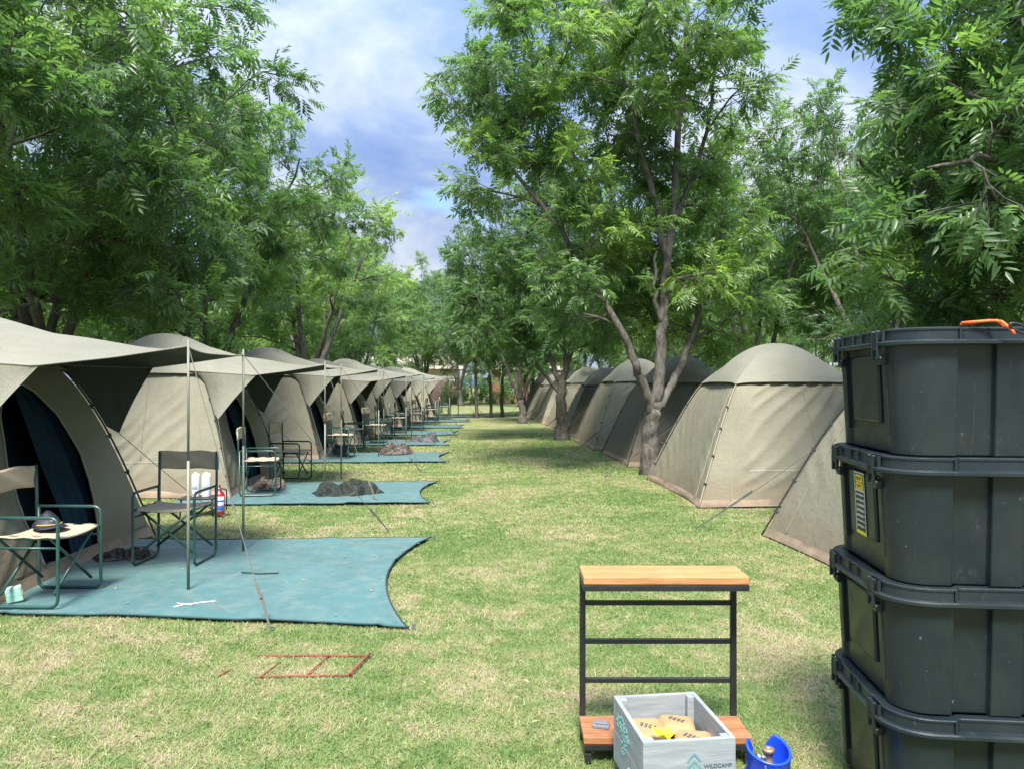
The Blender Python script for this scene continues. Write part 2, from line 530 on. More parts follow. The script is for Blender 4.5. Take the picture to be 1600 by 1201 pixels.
def aisle_tree_big():
    limbs = [([(0, 0, 0), (0.02, 0, 0.5), (0.05, 0, 0.95), (0.10, 0, 1.2)], 0.135, 0.12),
             ([(0.06, 0, 1.0), (-0.12, -0.1, 1.45), (-0.32, -0.2, 1.95), (-0.75, -0.3, 2.8), (-1.5, -0.3, 4.0), (-2.3, -0.2, 5.0)], 0.085, 0.03),
             ([(0.10, 0, 1.1), (0.2, 0, 1.9), (0.22, 0.0, 2.7), (0.32, 0, 3.7), (0.5, 0.1, 5.3), (0.62, 0.1, 6.9), (0.7, 0.1, 8.3)], 0.105, 0.03),
             ([(0.14, 0, 1.1), (0.5, 0.2, 1.6), (0.85, 0.4, 2.3), (1.1, 0.5, 3.1), (1.5, 0.8, 4.2)], 0.075, 0.03),
             ([(0.28, 0, 3.2), (0.18, -0.1, 4.2), (-0.2, -0.3, 5.3), (-0.6, -0.5, 6.6), (-0.8, -0.5, 7.8)], 0.07, 0.02),
             ([(0.4, 0, 4.2), (0.9, 0.3, 5.2), (1.2, 0.4, 6.4), (1.3, 0.3, 7.6)], 0.05, 0.02),
             ([(0.22, 0, 2.5), (0.05, -0.1, 3.0), (0.08, -0.2, 3.7)], 0.05, 0.02)]
    rng = RS(5)
    ells = [(-1.4, 0, 6.9, 2.0, 2.2, 1.9, 3), (0.35, 0, 7.4, 1.35, 2.2, 2.0, 3), (0.5, 1.2, 4.3, 1.5, 1.2, 1.5, 2), (-2.6, 0, 6.3, 0.9, 1.2, 1.9, 1.6), (-0.9, 0.3, 4.3, 1.2, 1.4, 1.2, 1.2),
            (1.2, 0.6, 3.2, 1.0, 1.2, 1.0, 1.0), (-0.2, 0.9, 2.7, 1.5, 0.9, 0.7, 1.0), (0.6, 0.9, 5.4, 1.2, 1.2, 1.2, 0.8), (-1.15, -0.35, 3.2, 0.85, 0.6, 0.8, 1.0)]
    pts = ell_points(rng, ells, 98, 0.60)
    cl = [(p[0], p[1], p[2], rng.uniform(0.42, 0.78)) for p in pts]
    return tree_meshes('big', 5, limbs, cl, 92, TEMPL_MID, M_LEAF)

def aisle_tree_mid():
    limbs = [([(0, 0, 0), (0.02, 0, 0.6), (-0.02, 0, 1.3), (0.02, 0, 1.6)], 0.17, 0.12),
             ([(0, 0, 1.45), (0.22, 0, 2.4), (0.5, 0.1, 3.6), (0.8, 0.1, 5.0)], 0.10, 0.03),
             ([(0, 0, 1.35), (-0.3, 0, 2.2), (-0.6, -0.1, 3.3), (-0.9, -0.1, 4.6)], 0.085, 0.03),
             ([(0, 0, 1.2), (-0.5, 0, 1.8), (-1.1, 0, 2.6), (-1.8, 0.1, 3.6)], 0.06, 0.02),
             ([(0.1, 0, 1.9), (0.1, 0.2, 3.3), (-0.1, 0.3, 5.0), (0, 0.3, 6.6)], 0.06, 0.02)]
    rng = RS(8)
    ells = [(-0.6, 0, 4.8, 2.6, 2.4, 2.3, 3), (-1.7, 0, 4.2, 1.8, 1.8, 1.7, 2), (0.8, 0, 4.0, 1.8, 1.8, 1.8, 1.5), (0.2, 0, 6.6, 1.4, 1.4, 1.2, 1), (-1.6, 0, 2.8, 1.5, 1.4, 0.7, 1)]
    pts = ell_points(rng, ells, 84, 0.62)
    cl = [(p[0], p[1], p[2], rng.uniform(0.45, 0.8)) for p in pts]
    return tree_meshes('mid', 8, limbs, cl, 84, TEMPL_MID, M_LEAF)

def near_right_tree():
    limbs = [([(0, 0, 0), (-0.05, 0, 1.2), (-0.1, -0.05, 2.4)], 0.24, 0.19),
             ([(-0.1, -0.05, 2.3), (-0.6, -0.5, 3.4), (-0.95, -0.8, 4.4), (-1.6, -1.0, 5.6)], 0.15, 0.05),
             ([(-0.1, -0.05, 2.3), (0.5, 0.2, 3.8), (0.9, 0.5, 5.6)], 0.13, 0.05),
             ([(-0.15, -0.1, 2.2), (-0.8, 0.3, 3.0), (-1.6, 0.5, 3.6), (-2.2, 0.3, 3.9)], 0.07, 0.015),
             ([(-0.5, -0.4, 3.2), (-1.2, -1.1, 3.3), (-1.9, -1.5, 3.4), (-2.4, -1.4, 3.3)], 0.05, 0.012)]
    rng = RS(31)
    ells = [(-1.5, -0.6, 3.3, 1.2, 1.2, 1.15, 3), (-1.0, -0.6, 4.6, 1.3, 1.2, 1.0, 3), (0.2, 0.2, 5.6, 2.0, 2.0, 1.4, 1.5), (0.3, 0.2, 3.6, 1.4, 1.4, 1.1, 1), (-1.0, -0.3, 2.35, 1.2, 1.0, 0.4, 1)]
    pts = ell_points(rng, ells, 72, 0.5)
    cl = [(p[0], p[1], p[2], rng.uniform(0.35, 0.6)) for p in pts]
    return tree_meshes('nr', 31, limbs, cl, 66, TEMPL_NEAR, M_LEAF_NEAR, smax=1.15)

def near_left_tree():
    limbs = [([(0, 0, 0), (0.05, 0, 1.2), (0.1, 0, 2.2)], 0.22, 0.17),
             ([(0.1, 0, 2.1), (0.7, 0.2, 3.2), (1.6, 0.4, 4.0), (2.8, 0.5, 4.4)], 0.12, 0.02),
             ([(0.1, 0, 2.1), (0.2, 0.6, 3.8), (0.8, 1.0, 5.6), (1.4, 1.1, 7.0)], 0.13, 0.04),
             ([(0.1, 0, 2.1), (-0.6, -0.3, 3.8), (-1.0, -0.4, 5.8)], 0.12, 0.04),
             ([(0.4, 0.8, 4.6), (1.4, 0.7, 5.2), (2.5, 0.6, 5.6)], 0.05, 0.015)]
    rng = RS(37)
    ells = [(1.9, 0.5, 4.9, 1.5, 1.4, 1.4, 3), (0.6, 0.6, 5.6, 1.9, 1.8, 1.8, 2), (1.5, 0.5, 6.4, 1.5, 1.5, 1.2, 2), (-0.8, -0.3, 5.4, 1.5, 1.6, 1.4, 1)]
    pts = ell_points(rng, ells, 74, 0.55)
    cl = [(p[0], p[1], p[2], rng.uniform(0.4, 0.7)) for p in pts]
    return tree_meshes('nl', 37, limbs, cl, 88, TEMPL_MID, M_LEAF_NEAR)

tree_thing(aisle_tree_big(), 'tall forked tree on the lawn between the light and dark right tents', (3.0, 12.75, 0))
tree_thing(aisle_tree_mid(), 'smaller forked tree at the aisle edge, second trunk beside the right tents', (2.5, 21.0, 0))
tree_thing(VAR[2], 'V-trunked tree standing where the lawn aisle narrows before the thin trunks', (2.05, 30.0, 0), 1.9, (0.85, 0.85, 0.9))
tree_thing(near_right_tree(), 'nearest tree on the right, long drooping leaflets hanging above the black totes', (6.2, 7.6, 0))
tree_thing(near_left_tree(), 'near tree reaching its branches into the upper left corner above the first tent', (-8.3, 8.4, 0))
rngT = RS(77)
# young thin trunks at the far end of the aisle
for i, (x, y) in enumerate([(0.3, 35.0), (0.95, 35.5), (1.5, 36.0), (2.6, 37.5), (3.2, 39.5)]):
    tree_thing(VAR_YOUNG[0], ORD[i] + ' thin straight trunk from the left where the far aisle ends', (x, y, 0), rngT.uniform(0, 6), rngT.uniform(0.9, 1.1), 'young trees across the far end of the aisle', 'young_tree')
# the rows behind the tents
LB = [(-7.7, 14.6, 1, 1.4, 1.15), (-6.3, 18.8, 0, 2.2, 1.06), (-5.2, 24.5, 2, 4.1, 1.12), (-9.8, 17.0, 1, 1.2, 1.05), (-5.9, 30.0, 0, 3.3, .95), (-6.4, 36.0, 3, 5.0, 1.02), (-6.0, 42.0, 1, .9, 1.0), (-5.4, 49.0, 0, 2.5, 1.0)]
for i, (x, y, v, r, s) in enumerate(LB):
    tree_thing(VAR[v], ORD[i] + ' full-crowned tree of the row directly behind the left tents', (x, y, 0), r, s, 'trees directly behind the left tents')
RB = [(8.4, 15.0, 0, 2.7, .93), (7.6, 20.0, 1, .5, .9), (7.4, 25.5, 3, 3.9, .95), (7.0, 31.5, 0, 5.1, .95), (6.6, 38.0, 1, 2.0, .95), (6.4, 46.0, 2, 4.4, 1.05)]
for i, (x, y, v, r, s) in enumerate(RB):
    tree_thing(VAR[v], ORD[i] + ' full-crowned tree of the row directly behind the right tents', (x, y, 0), r, s, 'trees directly behind the right tents')
tree_thing(VAR[3], 'dense tree behind the gap between the first and second left tents', (-8.0, 11.6, 0), 2.0, 1.12)
k = 0
for x0, ys, side in ((-13.5, range(12, 56, 7), 'left'), (-20, range(18, 60, 9), 'left'), (12.5, range(14, 56, 7), 'right'), (18.5, range(20, 60, 9), 'right')):
    for y in ys:
        v = (k * 2 + 1) % 4; k += 1
        tree_thing(VAR[v], 'leafy tree filling the woodland behind the %s row of tents' % side, (x0 + rngT.uniform(-1.2, 1.2), y + rngT.uniform(-1.5, 1.5), 0), rngT.uniform(0, 6.28), rngT.uniform(0.92, 1.08), 'background trees behind the %s tents' % side)
for i, x in enumerate(range(-34, 40, 6)):
    if -4 < x < 5: continue
    tree_thing(VAR[i % 4], 'distant tree in the line closing off the far end of the camp', (x + rngT.uniform(-1, 1), 66 + rngT.uniform(-3, 6), 0), rngT.uniform(0, 6.28), rngT.uniform(0.9, 1.1), 'distant trees at the far end')
for i, (x, y, s) in enumerate([(-2.0, 74, 1.5), (4.0, 76, 1.3), (-0.7, 55, 1.12), (3.4, 52, 0.85), (-3.4, 57, 1.2)]):
    tree_thing(VAR[i % 3], ['pale far tree behind the brown wall', 'far tree rising behind the brick cottage', 'far tree closing the sky gap above the end of the lane', 'small far tree on the lawn right of centre', 'tall far tree above the end of the left tent row'][i], (x, y, 0), i * 1.3, s)
# ---------------------------------------------------------------- ground
def lawn_color(n, vec):
    patch = n.noise(0.75, 7, 0.68, 0.5, vec=vec)
    fine = n.noise(5.5, 5, 0.65, 0.2, vec=vec)
    f = n.math('ADD', n.math('MULTIPLY', patch, 0.58), n.math('MULTIPLY', fine, 0.42))
    return f
def mat_lawn():
    n = NT('lawn_soil'); v = n.pos()
    f = lawn_color(n, v)
    c = n.ramp(f, [(0.42, (0.13, 0.19, 0.058)), (0.49, (0.19, 0.225, 0.085)), (0.55, (0.28, 0.25, 0.13)), (0.60, (0.36, 0.285, 0.19))])
    g = n.noise(45, 4, 0.7, vec=v)
    c = n.mix(n.ramp(g, [(0.3, 0.0), (0.7, 0.6)]), c, n.mix(1.0, c, (0.5, 0.5, 0.45), 'MULTIPLY'))
    g2 = n.noise(150, 3, 0.7, vec=v)
    return n.set(c, 0.95, normal=n.bump(g2, 0.6, 0.02, n.bump(g, 0.5, 0.03)), spec=0.15)
M_LAWN = mat_lawn()
def mat_blade():
    n = NT('grass_blade'); v = n.pos()
    f = lawn_color(n, v)
    at = n.node('ShaderNodeAttribute', attribute_name='tint')
    f = n.math('ADD', f, n.math('MULTIPLY', n.math('SUBTRACT', at.outputs['Fac'], 0.5), 0.26))
    c = n.ramp(f, [(0.37, (0.100, 0.182, 0.045)), (0.47, (0.18, 0.262, 0.076)), (0.545, (0.28, 0.33, 0.12)), (0.63, (0.45, 0.39, 0.22))])
    n.set(c, 0.6, spec=0.3)
    tr = n.node('ShaderNodeBsdfTranslucent'); n.l(c, tr.inputs[0])
    mx = n.node('ShaderNodeMixShader'); mx.inputs[0].default_value = 0.3
    n.l(n.b.outputs[0], mx.inputs[1]); n.l(tr.outputs[0], mx.inputs[2]); n.l(mx.outputs[0], n.out.inputs[0])
    return n.m
M_BLADE = mat_blade()
def ground_z(x, y):
    return 0.012 * np.sin(x * 1.1 + 0.4) * np.sin(y * 0.8 + 1.0)
gb = MB()
xs = np.concatenate([[-400, -120, -50], np.linspace(-25, 25, 51), [50, 120, 400]])
ys = np.concatenate([[-400, -100, -20], np.linspace(-4, 66, 71), [110, 200, 500]])
X, Y = np.meshgrid(xs, ys, indexing='ij')
near = (np.abs(X) < 22) & (Y > -3) & (Y < 60)
gb.grid(np.stack([X, Y, np.where(near, ground_z(X, Y) - 0.012, -0.012)], -1), flip=True)
tag(gb.build('lawn', M_LAWN, smooth=True), kind='structure')

# footprints kept free of blades
MATS = []      # filled with (x0,x1,y0,y1)
LEFT = [(-4.54, 6.48), (-4.54, 11.72), (-4.44, 16.9), (-4.14, 20.9), (-4.04, 25.0), (-3.74, 28.9), (-3.39, 33.0), (-3.09, 37.5)]
RIGHT = [(4.30, 6.15, .55), (4.17, 10.62, 0), (4.25, 15.3, 1), (4.15, 18.9, 0), (4.2, 23.3, 1), (4.2, 27.1, 0), (4.1, 30.9, 2), (4.0, 34.7, 0), (3.95, 38.5, 1)]
MAT_Y = [(4.78, 7.5), (9.75, 11.85), (14.9, 17.0), (19.0, 20.8), (22.9, 24.8), (26.6, 28.6), (30.9, 32.8), (35.2, 37.2)]
MAT_X = [(-3.75, -0.38), (-3.75, -0.50), (-3.7, -0.45), (-3.4, -0.50), (-3.3, -0.35), (-3.0, -0.2), (-2.7, 0.0), (-2.4, 0.3)]
def mat_near_y(i, x):
    if i == 0: return 4.76 + (-0.34 - x) * 0.16
    return MAT_Y[i][0] + 0.0 * x
def mat_right_x(i, y):
    y0, y1 = MAT_Y[i]; v = np.clip((y - y0) / (y1 - y0), 0, 1)
    return MAT_X[i][1] - (0.27 if i == 0 else 0.20) * np.sin(np.pi * v) ** 0.8

def blade_field(name, x0, x1, y0, y1, dens, h, w, seed, bend=0.6):
    rng = RS(seed)
    N = int((x1 - x0) * (y1 - y0) * dens)
    x = rng.uniform(x0, x1, N); y = rng.uniform(y0, y1, N)
    D = y * math.cos(YAW) + x * math.sin(YAW); u = x * math.cos(YAW) - y * math.sin(YAW)
    ok = np.abs(u) < D * 0.70 + 0.4
    for i, (cx_, cy_) in enumerate(LEFT):
        ok &= ~((np.abs(x - cx_) < 1.34) & (np.abs(y - cy_) < 1.34))
        nearedge = mat_near_y(i, x) + 0.02
        ok &= ~((x > MAT_X[i][0]) & (x < mat_right_x(i, y) - 0.01) & (y > nearedge) & (y < MAT_Y[i][1] - 0.02))
    for (cx_, cy_, _) in RIGHT:
        ok &= ~((np.abs(x - cx_) < 1.34) & (np.abs(y - cy_) < 1.34))
    # thinner where the turf is worn
    x = x[ok]; y = y[ok]; N = len(x)
    a = rng.uniform(0, 6.283, N); hh = h * rng.uniform(0.45, 1.25, N); ww = w * rng.uniform(0.7, 1.3, N)
    tall = rng.uniform(0, 1, N) > 0.985
    hh = np.where(tall, hh * 1.7, hh)
    z = ground_z(x, y) - 0.012
    b = a + rng.uniform(-0.8, 0.8, N); lean = hh * rng.uniform(0.3, bend * 3.2, N)
    dx, dy = np.cos(a) * ww / 2, np.sin(a) * ww / 2
    lx, ly = -np.sin(b), np.cos(b)
    p0 = np.stack([x - dx, y - dy, z], 1); p1 = np.stack([x + dx, y + dy, z], 1)
    p2 = np.stack([x + lx * lean, y + ly * lean, z + hh * 0.8], 1)
    V = np.stack([p0, p1, p2], 1).reshape(-1, 3)
    T = np.arange(3 * N).reshape(-1, 3)
    tint = np.clip(rng.normal(0.5, 0.24, N), 0, 1)
    o = link(name, fast_mesh(name, V, T, M_BLADE, tint))
    tag(o, 'short patchy lawn grass, green mixed with dry straw, across the aisle', 'grass', kind='stuff')
    return N
blade_field('grass', -2.6, 3.3, 2.3, 4.6, 12000, 0.021, 0.0042, 1)
blade_field('grass', -4.0, 5.2, 4.6, 7.5, 6500, 0.022, 0.0055, 2)
blade_field('grass', -6.0, 8.0, 7.5, 12.5, 2600, 0.024, 0.009, 3)
blade_field('grass', -8.0, 9.0, 12.5, 24.0, 700, 0.028, 0.016, 4)

# scattered dry leaves
def litter():
    rng = RS(9); N = 420
    D = rng.uniform(2.5, 9, N) ; u = rng.uniform(-0.72, 0.72, N) * D
    x = D * math.sin(YAW) + u * math.cos(YAW); y = D * math.cos(YAW) - u * math.sin(YAW)
    V = []; F = []
    for i in range(N):
        l = rng.uniform(0.018, 0.05); a = rng.uniform(0, 6.28); w = l * 0.3
        c, s = math.cos(a), math.sin(a); z = 0.018 + rng.uniform(0, 0.012)
        n0 = len(V)
        V += [(x[i] - c * l / 2, y[i] - s * l / 2, z), (x[i] - s * w / 2, y[i] + c * w / 2, z + 0.004), (x[i] + c * l / 2, y[i] + s * l / 2, z + rng.uniform(0, .01)), (x[i] + s * w / 2, y[i] - c * w / 2, z + 0.004)]
        F.append([n0, n0 + 1, n0 + 2, n0 + 3])
    mb = MB(); mb.add(V, F)
    tag(mb.build('fallen_leaves', mat_plain('dry_leaf', (0.30, 0.22, 0.13), 0.8, 0.4, 20)), 'small dry fallen leaves scattered over the near lawn', 'leaf litter', kind='stuff')
litter()

# ---------------------------------------------------------------- far end: wall, cottages, shrubs
M_WALL = mat_plain('mauve_wall_panel', (0.27, 0.17, 0.16), 0.9, 0.2, 3, 0.3)
M_CREAM = mat_plain('cream_plaster', (0.62, 0.55, 0.45), 0.85, 0.08, 2)
M_ROOF = mat_plain('tan_roof', (0.55, 0.47, 0.38), 0.85, 0.15, 6, 0.3)
M_BRICK = mat_plain('red_brick', (0.33, 0.13, 0.09), 0.9, 0.2, 12, 0.3)
M_DARKGLASS = mat_plain('dark_glass', (0.03, 0.035, 0.04), 0.15, 0.1, 3)
M_WHITE = mat_plain('white_paint', (0.58, 0.60, 0.60), 0.6, 0.05, 6)
t = thing('boundary_wall', 'mauve-brown panelled wall beyond the lawn, right of the last left tent', 'wall', (0, 62, 0))
for i in range(7):
    m = MB(); m.box((-7.0 + i * 0.95, 0, 0.9), (0.86, 0.06, 1.8)); m.build('wall_panel', M_WALL, t)
for i in range(8):
    m = MB(); m.box((-7.475 + i * 0.95, -0.02, 0.93), (0.11, 0.14, 1.86)); m.build('post', M_WALL, t, bevel=0.01)
def cottage(label, loc, w, d, h, wallm, roofm, nwin, cols=0):
    t = thing('cottage', label, 'house', loc)
    m = MB(); m.box((0, d / 2, h / 2), (w, d, h)); m.build('wall', wallm, t)
    m = MB()
    e = 0.5; rz = h + 1.5
    V = [(-w / 2 - e, -e, h), (w / 2 + e, -e, h), (w / 2 + e, d + e, h), (-w / 2 - e, d + e, h), (-w / 2 + 1, d / 2, rz), (w / 2 - 1, d / 2, rz)]
    V2 = [(a, b, c + 0.003) for a, b, c in V]
    m.add(V2, [[0, 1, 5, 4], [1, 2, 5], [2, 3, 4, 5], [3, 0, 4], [3, 2, 1, 0]])
    m.build('roof', roofm, t)
    for i in range(nwin):
        x = -w / 2 + w * (i + 0.5) / nwin
        m = MB()
        for sx in (-0.5, 0.5): m.box((x + sx, -0.03, h * 0.55), (0.08, 0.08, 1.1))
        for sz in (-0.55, 0.55): m.box((x, -0.03, h * 0.55 + sz), (1.08, 0.07, 0.08))
        f = m.build('window', M_WHITE, t)
        m = MB(); m.box((x, -0.02, h * 0.55), (0.92, 0.03, 1.02)); m.build('pane', M_DARKGLASS, f)
    for i in range(cols):
        x = -w / 2 + w * (i + 0.5) / cols
        m = MB(); m.box((x, -1.3, h / 2), (0.28, 0.28, h)); m.build('column', M_WHITE, t, bevel=0.02)
    return t
cottage('pale cottage with tan roof above the mauve wall', (-6.5, 70, 0), 11, 6, 2.9, M_CREAM, M_ROOF, 3)
cottage('red brick cottage with white columns behind the thin far trunks', (5.4, 64, 0), 7, 6, 2.7, M_BRICK, M_ROOF, 3, 5)

def shrub_mesh(seed, r, h, n=240):
    rng = RS(seed)
    P = rng.normal(0, 1, (n, 3)); P /= np.linalg.norm(P, axis=1, keepdims=True)
    P *= rng.uniform(0.3, 1, (n, 1)) ** 0.5
    pos = P * [r, r, h / 2] + [0, 0, h / 2]
    V, T, A = place_leaves(pos, P + rng.normal(0, .4, (n, 3)), TEMPL_FAR, rng, 0.8, 1.2, np.clip(rng.normal(.65, .15, n), 0, 1))
    sb = MB()
    for k in range(5):
        a = k * 1.25; sb.tube([(0, 0, -0.05), (math.cos(a) * r * .3, math.sin(a) * r * .3, h * .4), (math.cos(a) * r * .5, math.sin(a) * r * .5, h * .75)], [0.03, 0.02, 0.01], 5)
    tm = bpy.data.meshes.new('shrub_stem'); tm.from_pydata(np.concatenate(sb.v).tolist(), [], sb.f); tm.materials.append(M_BARK)
    return tm, fast_mesh('shrub', V, T, M_LEAF, A)
SH = [shrub_mesh(61, 1.0, 1.7, 420), shrub_mesh(62, 0.8, 2.2, 380)]
for i, (x, y, k, s, lab) in enumerate([(-1.3, 60.5, 0, 1.0, 'round yellow-green shrub at the right end of the mauve wall'), (0.3, 61.5, 1, 1.2, 'upright shrub between the round shrub and the first thin trunk'), (1.9, 61, 0, 1.15, 'dark shrub seen between the thin trunks'), (3.3, 60, 1, 1.0, 'narrow shrub in front of the brick cottage'), (6.8, 58, 0, 1.1, 'shrub beside the right end of the brick cottage')]):
    t = thing('shrub', lab, 'shrub', (x, y, 0), i * 1.1); t.scale = (s, s, s)
    link('stem', SH[k][0], t); link('foliage', SH[k][1], t)
# ---------------------------------------------------------------- tents
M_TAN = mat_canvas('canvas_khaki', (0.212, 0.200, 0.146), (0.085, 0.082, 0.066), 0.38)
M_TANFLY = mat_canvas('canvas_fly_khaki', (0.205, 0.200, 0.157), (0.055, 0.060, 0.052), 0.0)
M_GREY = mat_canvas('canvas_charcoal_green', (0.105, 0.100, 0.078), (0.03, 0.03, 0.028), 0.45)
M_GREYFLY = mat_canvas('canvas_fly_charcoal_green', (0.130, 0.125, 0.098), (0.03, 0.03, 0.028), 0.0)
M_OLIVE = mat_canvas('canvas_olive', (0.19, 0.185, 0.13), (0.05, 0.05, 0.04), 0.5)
M_HEM = mat_plain('webbing_dark', (0.035, 0.036, 0.032), 0.8, 0.2, 30)
M_TRIM = mat_plain('khaki_trim', (0.25, 0.225, 0.17), 0.8, 0.1, 20)
M_PVC = mat_plain('groundsheet_tan', (0.25, 0.185, 0.13), 0.75, 0.3, 4, 0.3, 12)
M_NAVY = mat_canvas('liner_navy', (0.010, 0.030, 0.050), (0.006, 0.012, 0.018), 0.0, 0.4)
M_FLOOR = mat_plain('tent_floor', (0.03, 0.05, 0.05), 0.8, 0.2, 5)
M_POLE = mat_plain('awning_pole_grey', (0.17, 0.18, 0.14), 0.5, 0.08, 5, metal=0.2)
M_ROPE = mat_plain('guy_rope', (0.10, 0.105, 0.085), 0.85, 0.2, 60)
M_PEG = mat_plain('peg_grey', (0.12, 0.12, 0.11), 0.7, 0.2, 10)
M_STEEL = mat_plain('steel', (0.35, 0.35, 0.34), 0.4, 0.1, 10, metal=0.8)

A_ = 1.37
KP = 0.45      # lean of the walls
PW = 4.0
def wprof(t):
    t = np.clip(t, 0, 1)
    return 1 - KP * t - (1 - KP) * (1 - np.sqrt(np.maximum(0, 1 - t ** PW)))
def face_pt(s, t, H, sag=0.045, off=0.0):
    """point on the face looking along +X: s across (-1..1), t height fraction"""
    w = A_ * wprof(t)
    b = smooth(0.70, 1.0, t)
    k = (1 - b) + b / np.sqrt(1 + s * s)
    x = (w * (1 - sag * (1 - s * s) * (1 - b)) ) * k
    y = w * s * k
    z = t * H + off * smooth(0.6, 1.0, t)
    ln = np.sqrt(x * x + y * y) + 1e-6
    return x + off * x / ln * (1 - 0.3 * t), y + off * y / ln * (1 - 0.3 * t), z
def rot(P, q):
    """quarter turns about z"""
    P = np.array(P, float)
    for _ in range(q % 4):
        P = np.stack([-P[..., 1], P[..., 0], P[..., 2]], -1)
    return P
def folds(s, t, seed, amp, slant=1.5, freq=4.2):
    n1 = sines(seed, 6, 0.4, 1.2); n2 = sines(seed + 5, 6, 0.5, 1.6)
    ph = (t * 2.1 - slant * s * 0.62 + 0.10 * n1(s, t)) * freq * 2 * math.pi * (1 + 0.15 * n2(s, t))
    w = 1 - np.abs(np.sin(ph * 0.5))
    return amp * (w ** 1.6 - 0.35) * (0.55 + 0.45 * n2(s * 0.7, t * 1.4))
def face_grid(s0, s1, t0, t1, H, q, disp=None, off=0.0, ns=40, nt=36):
    """s0,s1 may be functions of t"""
    t = np.linspace(t0, t1, nt)[:, None] * np.ones((1, ns))
    a = s0(t[:, 0]) if callable(s0) else np.full(nt, s0)
    b = s1(t[:, 0]) if callable(s1) else np.full(nt, s1)
    v = np.linspace(0, 1, ns)[None, :]
    s = a[:, None] * (1 - v) + b[:, None] * v
    x, y, z = face_pt(s, t, H, off=off)
    if disp is not None:
        d = disp(s, t); x = x + d * 0.95; z = z + d * 0.3
    return rot(np.stack([x, y, z], -1), q), s, t
def edge_line(s, ts, H, q, off):
    P = [face_pt(np.float64(s if np.isscalar(s) else s(t)), np.float64(t), H, off=off) for t in ts]
    return rot(np.array(P), q)

